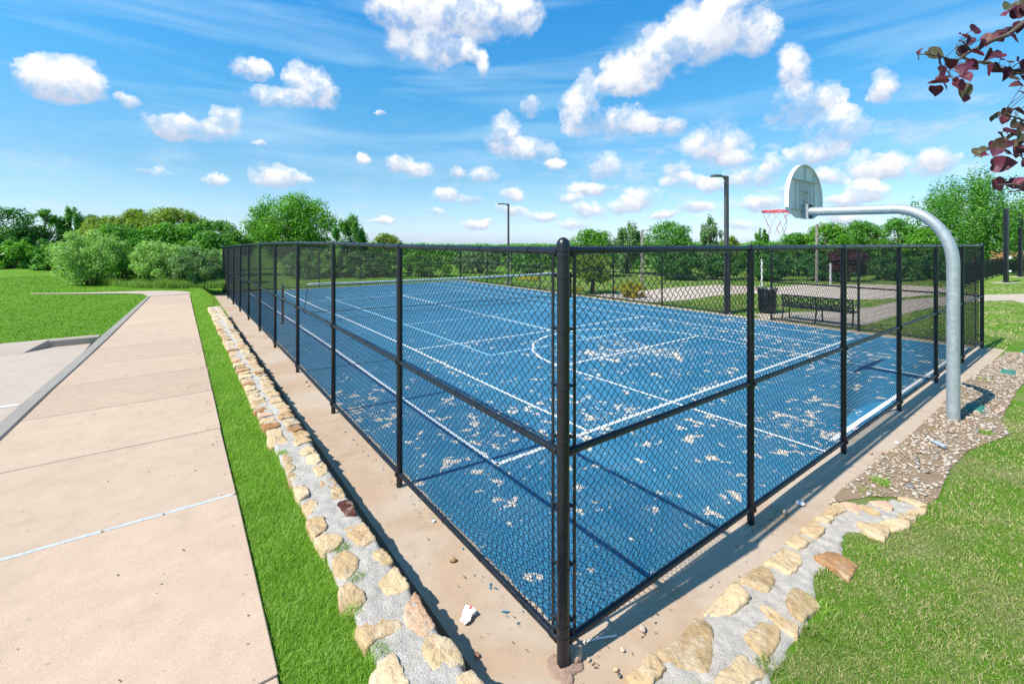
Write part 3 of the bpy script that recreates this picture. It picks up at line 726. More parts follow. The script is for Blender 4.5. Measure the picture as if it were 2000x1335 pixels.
# rough concrete footing that shows round the corner post
bm = MB(); n = 30; prof = ((1.0, -0.02), (0.97, 0.006), (0.85, 0.012), (0.7, 0.014), (0.55, 0.018), (0.4, 0.02), (0.25, 0.024))
for sc, z in prof:
    for k in range(n):
        a = 2*PI*k/n; r = (0.098+0.045*mnoise.noise(Vector((math.cos(a)*1.6, math.sin(a)*1.6, 9)))+0.012*mnoise.noise(Vector((math.cos(a)*6, math.sin(a)*6, 2))))*sc
        bm.v.append((r*math.cos(a), r*math.sin(a), z+(0.012*mnoise.noise(Vector((r*math.cos(a)*60, r*math.sin(a)*60, 5))) if z > 0 else 0)))
bm.v.append((0, 0, 0.03))
bm.f = [(j+i*n, (j+1) % n+i*n, (j+1) % n+n*(i+1), j+n*(i+1)) for i in range(len(prof)-1) for j in range(n)] + [((len(prof)-1)*n+j, (len(prof)-1)*n+(j+1) % n, len(prof)*n) for j in range(n)]
o = bm.build('post_footing', 'footing', None, True); court_frame(o, -0.005, -0.02, 0); tag(o, 'crumbling pinkish concrete footing around the corner fence post', 'footing')

# ------------------------------------------------------------------ fieldstone walls
def smooth_poly(poly, n=36, jit=0.008, seed=0):
    k = len(poly); out = []
    for i in range(k):
        p0, p1, p2, p3 = (Vector(poly[(i+d) % k]) for d in (-1, 0, 1, 2))
        L = max(2, int(n*(p2-p1).length/sum((Vector(poly[(q+1) % k])-Vector(poly[q])).length for q in range(k))+0.5))
        for t in range(L):
            t /= L
            m1, m2 = (p2-p0)*0.24, (p3-p1)*0.24
            c = p1*(2*t**3-3*t*t+1) + m1*(t**3-2*t*t+t) + p2*(-2*t**3+3*t*t) + m2*(t**3-t*t)
            out.append(c)
    return [p + Vector((mnoise.noise(Vector((p.x*30, p.y*30, seed)))*jit*1.6, mnoise.noise(Vector((p.x*30, p.y*30, seed+5)))*jit*1.6)) for p in out]
def stone_mb(poly, zt, zb, seed=0, mb=None, tilt=None):
    mb = mb or MB(); pts = smooth_poly(poly, 36, 0.008, seed*1.37); n = len(pts)
    c = sum(pts, Vector((0, 0)))/n; rnd = random.Random(seed)
    tx, ty = (rnd.uniform(-0.10, 0.10), rnd.uniform(-0.10, 0.10)) if tilt is None else tilt
    vs = []
    for sc, dz, am in ((0.985, None, 0), (1.01, -0.04, 0.3), (1.0, -0.014, 0.7), (0.97, -0.003, 0.9), (0.90, 0.001, 1), (0.72, 0.002, 1), (0.5, 0.002, 1), (0.25, 0.002, 1)):
        for p in pts:
            q = c+(p-c)*sc
            z = zb if dz is None else zt+dz+am*(0.016*abs(mnoise.noise(Vector((q.x*11, q.y*11, seed))))+0.006*mnoise.noise(Vector((q.x*45, q.y*45, seed)))-0.006)+am*((q.x-c.x)*tx+(q.y-c.y)*ty)
            vs.append((q.x, q.y, z))
    vs.append((c.x, c.y, zt+0.004))
    fs = [(i*n+j, i*n+(j+1) % n, (i+1)*n+(j+1) % n, (i+1)*n+j) for i in range(7) for j in range(n)] + [(7*n+j, 7*n+(j+1) % n, 8*n) for j in range(n)]
    # outline may run either way round: make sure the faces look outward
    ar = sum(pts[j].x*pts[(j+1) % n].y-pts[(j+1) % n].x*pts[j].y for j in range(n))
    if ar < 0: fs = [f[::-1] for f in fs]
    return mb.add(vs, fs)
s7 = lambda x, y: (560+x/5.563, 860+y/5.563)
q3 = lambda x, y: (x/2, 667+y/2)
ZS = 0.405
LS = [(s7, 'R', [(150, 70), (240, 40), (290, 80), (305, 120), (230, 145), (155, 150)]), (s7, 'R', [(195, 180), (300, 130), (350, 160), (375, 210), (330, 245), (235, 245)]),
 (s7, 'R', [(280, 290), (400, 240), (440, 285), (445, 330), (400, 360), (330, 375)]), (s7, 'r', [(360, 430), (500, 370), (545, 440), (540, 480), (420, 510), (360, 525)]),
 (s7, 'R', [(500, 510), (580, 490), (640, 570), (630, 605), (490, 615)]), (s7, 'D', [(545, 680), (640, 640), (700, 655), (760, 770), (740, 800), (650, 815), (600, 740)]),
 (s7, 'R', [(630, 930), (720, 880), (830, 855), (890, 930), (965, 1020), (970, 1060), (890, 1110), (770, 1135), (745, 1080), (650, 1010)]),
 (s7, 'R', [(890, 1120), (970, 1100), (1080, 1160), (1140, 1240), (1150, 1310), (1060, 1330), (960, 1280), (905, 1200)]),
 (s7, 'L', [(-50, 165), (0, 140), (55, 175), (60, 215), (0, 235), (-40, 220)]), (s7, 'L', [(-20, 255), (65, 235), (100, 290), (50, 325), (0, 330)]), (s7, 'L', [(0, 345), (90, 335), (150, 410), (155, 450), (60, 470), (20, 440)]),
 (s7, 'L', [(65, 490), (180, 465), (235, 545), (250, 590), (150, 645), (100, 600)]), (s7, 'L', [(160, 680), (300, 610), (345, 690), (300, 750), (225, 800)]),
 (s7, 'L', [(215, 850), (390, 810), (445, 930), (380, 990), (300, 1050), (235, 950)]), (s7, 'L', [(300, 1060), (400, 1010), (540, 990), (620, 1070), (610, 1110), (480, 1190), (390, 1210)]),
 (q3, 'L', [(1295, 855), (1350, 815), (1400, 840), (1400, 870), (1350, 930), (1310, 900)]), (q3, 'L', [(1320, 960), (1370, 935), (1430, 985), (1430, 1005), (1385, 1045), (1330, 1030)]),
 (q3, 'L', [(1385, 1115), (1420, 1060), (1530, 1030), (1570, 1075), (1575, 1110), (1480, 1150), (1430, 1190), (1395, 1150)]),
 (q3, 'L', [(1440, 1300), (1490, 1240), (1540, 1208), (1575, 1270), (1610, 1340), (1600, 1420), (1480, 1420)]),
 (q3, 'R', [(1480, 935), (1545, 875), (1600, 940), (1590, 965), (1510, 985)]), (q3, 'P', [(1580, 1030), (1625, 965), (1665, 1040), (1705, 1100), (1660, 1145), (1585, 1105)]),
 (q3, 'R', [(1650, 1180), (1700, 1130), (1765, 1160), (1805, 1215), (1810, 1250), (1690, 1275)]), (q3, 'R', [(1785, 1300), (1840, 1280), (1890, 1330), (1950, 1420), (1800, 1430)])]
wall = thing('stone_wall', 'long low fieldstone retaining wall between grass strip and court apron', 'stone wall', W(-0.84, 7, 0), ANG)
def loc(poly): return [(v+0.84, u-7) for v, u in poly]
stones = []
for fn, kd, pts in LS:
    poly = loc([on_level(*fn(x, y), ZS) for x, y in pts])
    stones.append((poly, {'D': 'redstone', 'P': 'pinkstone', 'r': 'ruststone'}.get(kd, 'stone'), -0.08 if kd in 'RDPr' else 0.25))
for side, v0, v1, us in (('R', -0.805, -0.675, 3.02), ('L', -1.01, -0.875, 3.15)):
    u = us
    while u < 15.35:
        L = random.uniform(0.13, 0.27) if u < 8 else random.uniform(0.16, 0.34)
        w = random.uniform(0.75, 1.2)*(v1-v0)
        a, b = (v1-w, v1+random.uniform(-0.015, 0.02)) if side == 'R' else (v0+random.uniform(-0.02, 0.012), v0+w)
        j = lambda s=0.014: random.uniform(-s, s)
        poly = [(a+j(), u+0.012+j()), ((a+b)/2, u+0.008+j()), (b+j(), u+0.02+j()), (b+j(), u+L*0.55), (b-0.02+j(), u+L-0.01), ((a+b)/2+j(), u+L-0.006+j(0.006)), (a+j(), u+L-0.015+j()), (a-0.01+j(), u+L/2)]
        stones.append((loc(poly), random.choice(['stone']*11+['ruststone', 'pinkstone', 'ruststone']), -0.08 if side == 'R' else 0.25))
        u += L+random.uniform(0.004, 0.022)
# more courses hidden past the lower edge of the picture
for k in range(16):
    u = -4.15+0.25*k
    if u < -0.32:
        for a, b in ((-1.0, -0.86), (-0.81, -0.67)):
            stones.append((loc([(a, u), (b, u+0.01), (b+0.01, u+0.2), (a, u+0.22)]), 'stone', -0.08))
stones.sort(key=lambda s: (sum(p[1] for p in s[0])/len(s[0]) < -7.25, sum(p[1] for p in s[0])/len(s[0])))
rest = MB()
for i, (poly, mt, zb) in enumerate(stones):
    if i < 96:
        o = stone_mb(poly, ZS + random.uniform(-0.012, 0.008), zb, i).build('stone', mt, wall, True)
        if mt == 'redstone': o['label'] = 'dark red stone'
        elif mt == 'pinkstone': o['label'] = 'pinkish stone'
    else: stone_mb(poly, ZS + random.uniform(-0.012, 0.008), zb, i, rest)
o = rest.build('stone', 'stone', wall, True); o['kind'] = 'stuff'; o['label'] = 'far small stones of the wall'
# mortar bed
mb = MB(); cs = 0.022; us = np.arange(-4.2, 15.45, cs*1.3); vsx = np.linspace(-1.0, -0.69, 14); n = len(vsx)
for iu, u in enumerate(us):
    for jv, v in enumerate(vsx):
        vv = v + 0.012*mnoise.noise(Vector((v*7, u*7, 2)))
        mb.v.append((vv+0.84, u-7, 0.392 + 0.013*mnoise.noise(Vector((v*18, u*18, 1))) + 0.007*mnoise.noise(Vector((v*60, u*60, 3)))))
mb.f = [(i*n+j, i*n+j+1, (i+1)*n+j+1, (i+1)*n+j) for i in range(len(us)-1) for j in range(n-1)]
nb = len(mb.v); k = len(us)
for i in range(k):
    x, y, z = mb.v[i*n+n-1]; mb.v.append((x+0.01, y, -0.09))
for i in range(k):
    x, y, z = mb.v[i*n]; mb.v.append((x, y, 0.2))
mb.f += [(i*n+n-1, nb+i, nb+i+1, (i+1)*n+n-1) for i in range(k-1)] + [(i*n, (i+1)*n, nb+k+i+1, nb+k+i) for i in range(k-1)]
mb.v += [mb.v[(k-1)*n+j][:2]+(-0.09,) for j in range(n)]; e = len(mb.v)-n
mb.f += [((k-1)*n+j, (k-1)*n+j+1, e+j+1, e+j) for j in range(n-1)]
mb.build('mortar', 'mortar', wall, True)
# soil in the gap between wall and slab
so = sheet('soil_gap', 'soil', [-0.72, -0.55, -0.42], list(np.arange(-1.2, 15.2, 0.3)), lambda v, u: -0.045+0.02*mnoise.noise(Vector((v*5, u*3, 0))))
tag(so, 'dry brown soil in the gap between wall and slab', 'soil', kind='structure')

sr8 = lambda x, y: (1180+x/4.1667, 1100+y/4.1667)
st8 = lambda x, y: (1480+x/3.846, 900+y/3.846)
RS = [(sr8, 'stone', [(165, 915), (300, 790), (370, 710), (430, 740), (500, 830), (470, 890), (380, 975), (270, 985)]),
 (sr8, 'stone', [(425, 710), (620, 585), (740, 430), (860, 460), (900, 560), (880, 700), (895, 760), (840, 880), (700, 840), (590, 820)]),
 (sr8, 'stone', [(810, 385), (930, 270), (1060, 155), (1120, 195), (1195, 265), (1130, 340), (1060, 395), (910, 415)]),
 (sr8, 'stone', [(1105, 150), (1120, 110), (1290, 0), (1360, 40), (1400, 110), (1350, 215), (1270, 210), (1200, 170)]),
 (st8, 'stone', [(40, 760), (130, 700), (185, 620), (270, 660), (335, 710), (310, 800), (250, 845), (150, 800)]),
 (sr8, 'stone', [(900, 990), (920, 890), (1010, 850), (1110, 720), (1160, 740), (1210, 810), (1310, 850), (1310, 920), (1240, 945), (1160, 1010), (1000, 1060)]),
 (sr8, 'stone', [(1130, 570), (1280, 460), (1350, 470), (1430, 520), (1420, 630), (1390, 700), (1320, 770), (1240, 710)]),
 (sr8, 'stone', [(1265, 340), (1290, 315), (1350, 350), (1480, 450), (1580, 500), (1585, 600), (1520, 580), (1360, 450)]),
 (sr8, 'stone', [(1485, 300), (1535, 195), (1640, 230), (1740, 290), (1770, 350), (1700, 390), (1610, 470), (1500, 370)]),
 (st8, 'stone', [(205, 600), (270, 540), (340, 540), (405, 585), (370, 640), (300, 650)]), (st8, 'stone', [(315, 510), (410, 445), (500, 500), (490, 545), (430, 570)]),
 (st8, 'stone', [(425, 415), (530, 400), (570, 440), (520, 460)]), (st8, 'stone', [(495, 390), (530, 340), (600, 310), (670, 370), (590, 395)]),
 (st8, 'pinkstone', [(610, 310), (740, 310), (785, 390), (740, 385)]), (st8, 'pinkstone', [(830, 290), (960, 290), (1015, 340), (1010, 365), (900, 335)]),
 (st8, 'stone', [(750, 330), (860, 345), (930, 400), (860, 390)]), (st8, 'ruststone', [(420, 720), (560, 670), (640, 690), (750, 760), (690, 890), (600, 830)]),
 (st8, 'stone', [(750, 460), (970, 490), (990, 530), (950, 590), (890, 580), (790, 520)]), (st8, 'stone', [(900, 450), (1000, 420), (1140, 450), (1140, 490), (1020, 510)]),
 (st8, 'stone', [(1050, 405), (1180, 400), (1190, 440), (1100, 440)]), (st8, 'stone', [(1050, 270), (1130, 270), (1280, 330), (1200, 330)]), (st8, 'stone', [(1120, 360), (1260, 340), (1270, 380), (1180, 400)])]
edg = thing('stone_edging', 'short fieldstone edging set in mortar between apron and right lawn', 'stone edging', W(0, 0, 0), ANG)
for i, (fn, mt, pts) in enumerate(RS):
    poly = [on_level(*fn(x, y), 0.055) for x, y in pts]
    o = stone_mb(poly, 0.058+random.uniform(-0.006, 0.012), -0.1, 300+i).build('stone', mt, edg, True)
    if mt == 'ruststone': o['label'] = 'rusty pitted stone'
MORT = [on_level(x, y, 0.035) for x, y in [(1190, 1350), (1250, 1300), (1300, 1268), (1345, 1218), (1388, 1178), (1440, 1140), (1500, 1080), (1545, 1042), (1595, 1012), (1640, 988), (1740, 972), (1818, 985), (1805, 1005), (1720, 1048), (1658, 1040), (1652, 1085), (1597, 1130), (1608, 1190), (1565, 1240), (1505, 1350)]]
cs = 0.02; va = np.arange(-0.2, 4.2, cs); ua = np.arange(-1.15, -0.1, cs); VV, UU = np.meshgrid(va, ua)
jit = np.array([[0.02*mnoise.noise(Vector((v*11, u*11, 3))) for v in va] for u in ua])
ins = in_poly((VV+jit).ravel(), (UU+jit).ravel(), MORT).reshape(VV.shape)
idx = {}; mb = MB()
for i in range(len(ua)-1):
    for j in range(len(va)-1):
        if ins[i, j] and ins[i+1, j] and ins[i, j+1] and ins[i+1, j+1]:
            f = []
            for a, b in ((i, j), (i, j+1), (i+1, j+1), (i+1, j)):
                if (a, b) not in idx:
                    e = not ins[max(0, a-1):a+2, max(0, b-1):b+2].all(); v, u = va[b], ua[a]
                    z = -0.01 if e else 0.04+0.012*mnoise.noise(Vector((v*16, u*16, 1)))+0.008*mnoise.noise(Vector((v*50, u*50, 4)))
                    idx[a, b] = len(mb.v); mb.v.append((v, u, z))
                f.append(idx[a, b])
            mb.f.append(tuple(f))
mb.build('mortar', 'mortar', edg, True)

# ------------------------------------------------------------------ gravel bed round the basketball pole
def ico():
    bm = bmesh.new(); bmesh.ops.create_icosphere(bm, subdivisions=1, radius=1); bm.verts.ensure_lookup_table()
    v = np.array([x.co[:] for x in bm.verts]); f = np.array([[q.index for q in t.verts] for t in bm.faces]); bm.free(); return v, f
IV, IF = ico()
def ico2():
    bm = bmesh.new(); bmesh.ops.create_icosphere(bm, subdivisions=3, radius=1); bm.verts.ensure_lookup_table()
    v = [Vector(x.co) for x in bm.verts]; f = [tuple(q.index for q in t.verts) for t in bm.faces]; bm.free(); return v, f
I2V, I2F = ico2()
GRAV = [on_level(x, y, 0.02) for x, y in [(1618, 985), (1645, 955), (1690, 920), (1765, 862), (1822, 810), (1870, 758), (1917, 722), (1966, 689), (2003, 689), (2003, 745), (1985, 765), (1955, 822), (1972, 850), (1890, 882), (1852, 922), (1832, 975), (1800, 992), (1745, 972), (1700, 972)]]
mb = MB(); mb.v = [(v, u, 0.034) for v, u in GRAV]; mb.f = [tuple(range(len(GRAV)))]
gb = court_frame(mb.build('gravel_bed', 'soil')); bm_ = bmesh.new(); bm_.from_mesh(gb.data); bmesh.ops.triangulate(bm_, faces=bm_.faces[:])
for f in bm_.faces:
    f.normal_update()
    if f.normal.z < 0: f.normal_flip()
bm_.to_mesh(gb.data); bm_.free(); tag(gb, 'bare soil bed under the river pebbles', 'soil', kind='structure')
gp = np.array(GRAV); n = 14000
v = RNG.uniform(gp[:, 0].min(), gp[:, 0].max(), n); u = RNG.uniform(gp[:, 1].min(), gp[:, 1].max(), n)
ok = in_poly(v, u, GRAV) & (vnoise(v, u, 6, 21) > -0.5); v, u = v[ok][:5200], u[ok][:5200]; n = len(v)
sz = RNG.gamma(3.2, 0.0046, n).clip(0.006, 0.042)
sc = np.stack([sz, sz*RNG.uniform(0.55, 0.95, n), sz*RNG.uniform(0.3, 0.55, n)], 1); th = RNG.uniform(0, 2*PI, n)
V = IV[None]*sc[:, None]*(1+0.14*RNG.standard_normal((n, len(IV), 1)))
ti = RNG.uniform(-0.35, 0.35, n); V[..., 2] += V[..., 0]*np.sin(ti)[:, None]
c, s_ = np.cos(th)[:, None], np.sin(th)[:, None]
P = np.stack([V[..., 0]*c-V[..., 1]*s_+v[:, None], V[..., 0]*s_+V[..., 1]*c+u[:, None], V[..., 2]+(0.036+sz*0.3)[:, None]], 2)
Fi = (IF[None]+(np.arange(n)*len(IV))[:, None, None]).ravel()
o = court_frame(fast_mesh('river_pebbles', P.reshape(-1, 3), Fi, np.full(n*len(IF), 3), 'gravel', None, True))
tag(o, 'mixed tan and grey river pebbles around the basketball pole', 'gravel', kind='stuff')
# ------------------------------------------------------------------ basketball hoop
hoop = thing('basketball_hoop', 'galvanized gooseneck basketball hoop with fan-shaped white backboard over the fence', 'basketball hoop', W(6.66, -0.566), ANG)
path = [(0, 0, -0.2), (0, 0, 0.6), (0, 0, 1.4), (0, 0, 2.13)]
for i in range(1, 15):
    a = PI/2*i/14; path.append((0, 0.63*(1-math.cos(a)), 2.13+0.80*math.sin(a)))
path += [(0, 1.2, 2.942), (0, 1.765, 2.955)]
m = MB(); m.tube(path, 0.0705, 24); smooth_by_angle(m.build('pole', 'galv', hoop), 50)
ol = [(-0.28, 0), (0.28, 0), (0.64, 0.115), (0.685, 0.16), (0.69, 0.20), (0.69, 0.33)] + [(0.69*math.cos(a), 0.33+0.57*math.sin(a)) for a in np.linspace(0.08, PI-0.08, 34)] + [(-0.69, 0.33), (-0.69, 0.20), (-0.685, 0.16), (-0.64, 0.115)]
zb, yb, xc = 2.848, 1.80, 0.045
m = MB(); n = len(ol)
def ringy(y, sc=1.0): return [(xc+x*sc, y, zb+0.42+(z-0.42)*sc) for x, z in ol]
m.v = ringy(yb+0.05, 0.975) + ringy(yb+0.05) + ringy(yb-0.012) + ringy(yb-0.012, 0.972) + ringy(yb+0.022, 0.968)
rg = lambda k: [(k*n+j, k*n+(j+1) % n, (k+1)*n+(j+1) % n, (k+1)*n+j) for j in range(n)]
m.f = rg(0)+rg(1)+rg(2)+rg(3)+[tuple(range(n)), tuple(range(4*n, 5*n))[::-1]]
board = m.build('backboard', 'board', hoop)
bmx = bmesh.new(); bmx.from_mesh(board.data); bmesh.ops.recalc_face_normals(bmx, faces=bmx.faces[:]); bmx.to_mesh(board.data); bmx.free()
m = MB()
for h, w in ((0.625, 0.98), (0.45, 0.32), (0.295, 0.22), (0.135, 1.12)):
    m.box((xc, yb+0.006, zb+h), (w, 0.03, 0.014))
for x, h0, h1, dx in ((-0.07, 0.14, 0.62, -0.05), (0.07, 0.14, 0.62, 0.05), (0.0, 0.2, 0.86, 0.0), (-0.2, 0.14, 0.62, -0.02), (0.2, 0.14, 0.62, 0.02), (0.36, 0.14, 0.76, 0.0), (-0.36, 0.14, 0.62, 0)):
    m.tube([(xc+x, yb+0.008, zb+h0), (xc+x+dx, yb+0.008, zb+h1)], 0.0085, 5)
m.build('backboard_rib', 'boardback', board)
m = MB()
for x in (-0.095, 0.095): m.box((xc*0.5+x, yb-0.02, zb+0.11), (0.008, 0.12, 0.235))
m.box((xc*0.5, yb-0.02, zb+0.23), (0.2, 0.12, 0.008)); m.box((xc*0.5, yb-0.02, zb-0.004), (0.2, 0.12, 0.008))
m.tube([(0, 1.755, 2.955), (0, 1.775, 2.955)], 0.062, 16)
m.build('mount_bracket', 'galv', hoop)
rim = MB(); cx, cy, cz, rr = xc, 2.262, 3.0, 0.2286
rim.tube([(cx+rr*math.cos(a), cy+rr*math.sin(a), cz) for a in np.linspace(0, 2*PI, 41)], 0.0095, 8)
rim.tube([(cx+(rr-0.004)*math.cos(a), cy+(rr-0.004)*math.sin(a), cz-0.02) for a in np.linspace(0, 2*PI, 41)], 0.006, 8)
for sx in (-1, 1):
    p = [(cx+sx*rr*math.cos(0.35), cy-rr*math.sin(0.35)*0.2, cz-0.002), (cx+sx*0.215, cy-0.2, cz-0.035), (cx+sx*0.07, yb+0.06, cz-0.085)]
    rim.tube(p, 0.008, 8); rim.tube([(cx+sx*0.2, cy-0.1, cz), (cx+sx*0.1, yb+0.06, cz)], 0.008, 8)
    rim.tube([(cx+sx*0.1, yb+0.06, cz), (cx+sx*0.07, yb+0.06, cz-0.085)], 0.008, 8)
rim.box((cx, yb+0.055, cz-0.04), (0.2, 0.01, 0.12))
o = rim.build('rim', 'red', hoop); smooth_by_angle(o)
m = MB(); K = 8; rings = [(0.222, -0.01), (0.185, -0.10), (0.165, -0.19), (0.135, -0.30), (0.115, -0.41)]; fm = []
for i in range(4):
    (r0, z0), (r1, z1) = rings[i], rings[i+1]
    for k in range(K):
        a0 = 2*PI*(k+0.5*(i % 2))/K
        for s in (-0.5, 0.5):
            a1 = a0+2*PI*s/K
            A_, B_ = Vector((cx+r0*math.cos(a0), cy+r0*math.sin(a0), cz+z0)), Vector((cx+r1*math.cos(a1), cy+r1*math.sin(a1), cz+z1))
            mid = (A_+B_)/2 + Vector((random.uniform(-.008, .008), random.uniform(-.008, .008), -0.006))
            k0 = len(m.f); m.tube([A_, mid, B_], 0.0036, 5); fm += [1 if (k*2+i+(s > 0)) % 3 == 0 else 0]*(len(m.f)-k0)
o = m.build('net', 'netcord', hoop); o.data.materials.append(MAT['netred']); o.data.polygons.foreach_set('material_index', fm)

# ------------------------------------------------------------------ court net
net = thing('court_net', 'sagging black court net with silver headband strung across the blue court', 'net', W(0, 12.75), ANG)
gl = hump(0.7, 12.75)
for v in (0.70, 12.35):
    g_ = gl if v < 5 else 0.0
    m = MB(); m.tube([(v, 0, g_-0.05), (v, 0, g_+1.13)], 0.038, 12); m.lathe(dome(0.044, g_+1.12, 12), (v, 0, 0), 12); m.lathe([(0.09, g_), (0.09, g_+0.012)], (v, 0, 0), 12); m.box((v, -0.06, g_+0.75), (0.03, 0.06, 0.12))
    smooth_by_angle(m.build('net_post', 'black', net))
vl_ = np.linspace(1.38, 12.15, 41)
def top(v): return 1.185-0.0045*(v-1.38) - 0.035*math.sin(PI*(v-1.38)/10.8)
def bot(v): return 0.33-0.02*(v-1.38) + 0.012*math.sin(v*2.1)
m = MB()
for sgn in (0,):
    vs = []
    for v in vl_:
        z = top(v); vs += [(v, -0.012, z-0.032), (v, -0.02, z), (v, -0.008, z+0.03), (v, 0.008, z+0.03), (v, 0.02, z), (v, 0.012, z-0.032)]
    k = len(vl_); m.add(vs, [(i*6+j, i*6+(j+1) % 6, i*6+6+(j+1) % 6, i*6+6+j) for i in range(k-1) for j in range(6)] + [tuple(range(6))[::-1], tuple(range(6*k-6, 6*k))])
m.build('headband', 'silver', net, True)
lv = lambda t: 1.38 - 0.42*math.sin(PI*0.5*t)*t  # slack left edge
m = MB(); m.tube([(lv(0)+0.02-(0.12*t), 0, top(1.38)*(1-t)+bot(1.2)*t) for t in np.linspace(0, 1, 9)] + [(v, 0, bot(v)) for v in np.linspace(1.4, 12.2, 40)], 0.011, 6)
m.tube([(v, 0.02, bot(v)-0.13-0.04*math.sin(PI*(v-1.4)/11)) for v in np.linspace(3.2, 12.2, 30)], 0.005, 5)
m.build('bottom_cord', 'wire', net)
for pts in ([(0.7, 0, gl+1.08), (1.38, 0, top(1.38))], [(12.15, 0, top(12.15)), (12.35, 0, 1.08)], [(0.7, 0, gl+0.25), (1.0, 0, gl+0.22), (1.3, 0, bot(1.3))]): MB().tube(pts, 0.005, 6).build('cable', 'black', net)
m = MB()
for v in np.arange(1.42, 12.1, 0.06): m.tube([(v, 0, bot(v)), (v, 0.0, top(v)-0.03)], 0.0011, 3, False)
for i in range(1, 14):
    t = i/14; m.tube([(v, 0, bot(v)*(1-t)+(top(v)-0.03)*t) for v in np.linspace(1.36, 12.1, 12)], 0.0011, 3, False)
m.build('netting', 'wire', net)

# ------------------------------------------------------------------ lamps
def lamp(label, loc, h, side, ang, mat, arm=0.42, base=True, wide=0.128):
    r = thing('street_lamp', label, 'street lamp', loc, ang, 'light poles around the sports courts')
    m = MB(); w = wide/2; w2 = w*0.86
    m.add([(-w, -w, 0), (w, -w, 0), (w, w, 0), (-w, w, 0), (-w2, -w2, h), (w2, -w2, h), (w2, w2, h), (-w2, w2, h)], [(0, 3, 2, 1), (4, 5, 6, 7), (0, 1, 5, 4), (1, 2, 6, 5), (2, 3, 7, 6), (3, 0, 4, 7)])
    m.box((0, 0, 0.03), (wide*2.0, wide*2.0, 0.05)); m.box((0, -w-0.004, 0.55), (wide*0.5, 0.012, 0.2))
    m.build('pole', mat, r, bevel=0.008)
    m = MB(); s = side
    pr = [(s*w*0.7, h-0.16), (s*w*0.7, h+0.005), (s*(w+0.06), h+0.005), (s*(w+0.14), h-0.02), (s*(w+0.14), h-0.045), (s*(w+0.07), h-0.06), (s*(w+0.03), h-0.10)]
    vs = [(x, y, z) for y in (-0.035, 0.035) for x, z in pr]; n = len(pr)
    m.add(vs, [tuple(range(n)), tuple(range(n, 2*n))[::-1]] + [(j, (j+1) % n, n+(j+1) % n, n+j) for j in range(n)])
    m.build('arm', mat, r)
    m = MB(); x0 = s*(w+0.13); x1 = s*(w+0.13+arm)
    pr = [(x0, 0.05), (x0+(x1-x0)*0.25, 0.13), (x1-(x1-x0)*0.1, 0.14), (x1, 0.11)]
    ol_ = pr+[(x, -y) for x, y in pr[::-1]]; m.prism(ol_, h-0.045, h+0.0); m.prism([(x0+(x-x0)*0.9+s*0.01, y*0.8) for x, y in ol_], h, h+0.018)
    hd = m.build('lamp_head', mat, r, bevel=0.004)
    m = MB(); m.box(((x0+x1)/2+s*0.04, 0, h-0.047), (arm*0.6, 0.18, 0.006)); m.build('lens', 'glass', hd)
    if base:
        m = MB(); m.lathe([(0.26, -0.1), (0.26, 0.03), (0.24, 0.045)], (0, 0, 0), 20); m.build('footing', 'kerb', r)
    return r
lamp('tall dark bronze light pole beside the open gate of the court', W(13.56, 6.24), 4.77, -1, ANG-0.35, 'bronze', 0.40)
lamp('dark bronze light pole beyond the back fence near the far corner', at_dist(993, 553, 27.4).to_2d().to_3d(), 4.83, -1, R(8), 'bronze', 0.46)
lamp('short brown light pole left of the sand court with its head to the right', at_dist(1254, 557, 26.1).to_2d().to_3d(), 3.20, 1, R(5), 'brownpole', 0.30, True, 0.12)
lamp('brown light pole behind the sand court seen past the backboard', at_dist(1595, 556, 26.4).to_2d().to_3d(), 3.56, 1, R(5), 'brownpole', 0.34, True, 0.105)

# ------------------------------------------------------------------ bench and litter bin
bench = thing('park_bench', 'black metal bench with a row of rings in its backrest behind the court', 'bench', W(13.76, 3.56), ANG)
Lb = 1.86; bk = lambda z: -0.10*(z-0.42)/0.38
m = MB(); hb = Lb/2
for z, r in ((0.80, 0.022), (0.585, 0.014), (0.43, 0.02)): m.tube([(bk(z), -hb, z), (bk(z), hb, z)], r, 8)
for i in range(8):
    y = -hb+Lb*i/7; m.tube([(bk(0.43), y, 0.43), (bk(0.8), y, 0.8)], 0.014, 6)
for i in range(7):
    y = -hb+Lb*(i+0.5)/7
    m.tube([(bk(0.69+0.077*math.sin(a)), y+0.077*math.cos(a), 0.69+0.077*math.sin(a)) for a in np.linspace(0, 2*PI, 19)], 0.018, 6)
    for s in (-1, 1): m.tube([(bk(0.69), y+s*0.077, 0.69), (bk(0.69), y+s*Lb/14, 0.69)], 0.009, 5)
for i in range(42):
    y = -hb+Lb*(i+0.5)/42; m.box((bk(0.51), y, 0.51), (0.012, 0.028, 0.16))
m.build('backrest', 'black', bench)
m = MB()
for i in range(11): m.box((0.03+0.044*i, 0, 0.435-0.012*math.sin(i*0.3)), (0.032, Lb, 0.014))
m.build('seat', 'black', bench)
for y in (-hb, 0, hb):
    m = MB()
    m.tube([(bk(0.8), y, 0.8), (0.0, y, 0.42), (-0.05, y, 0.2), (-0.10, y, 0.0)], 0.022, 8); m.tube([(0.0, y, 0.42), (0.46, y, 0.42)], 0.018, 8)
    m.tube([(0.46, y, 0.42), (0.44, y, 0.2), (0.48, y, 0.0)], 0.022, 8)
    if y: m.tube([(bk(0.66), y, 0.64), (0.25, y, 0.66), (0.47, y, 0.63), (0.46, y, 0.42)], 0.02, 8)
    m.box((-0.10, y, 0.008), (0.08, 0.06, 0.016)); m.box((0.48, y, 0.008), (0.08, 0.06, 0.016))
    m.build('leg_frame', 'black', bench)
can = thing('trash_can', 'black slatted steel trash can with flared rim beside the bench', 'trash can', W(14.75, 5.42), ANG)
m = MB(); K = 26
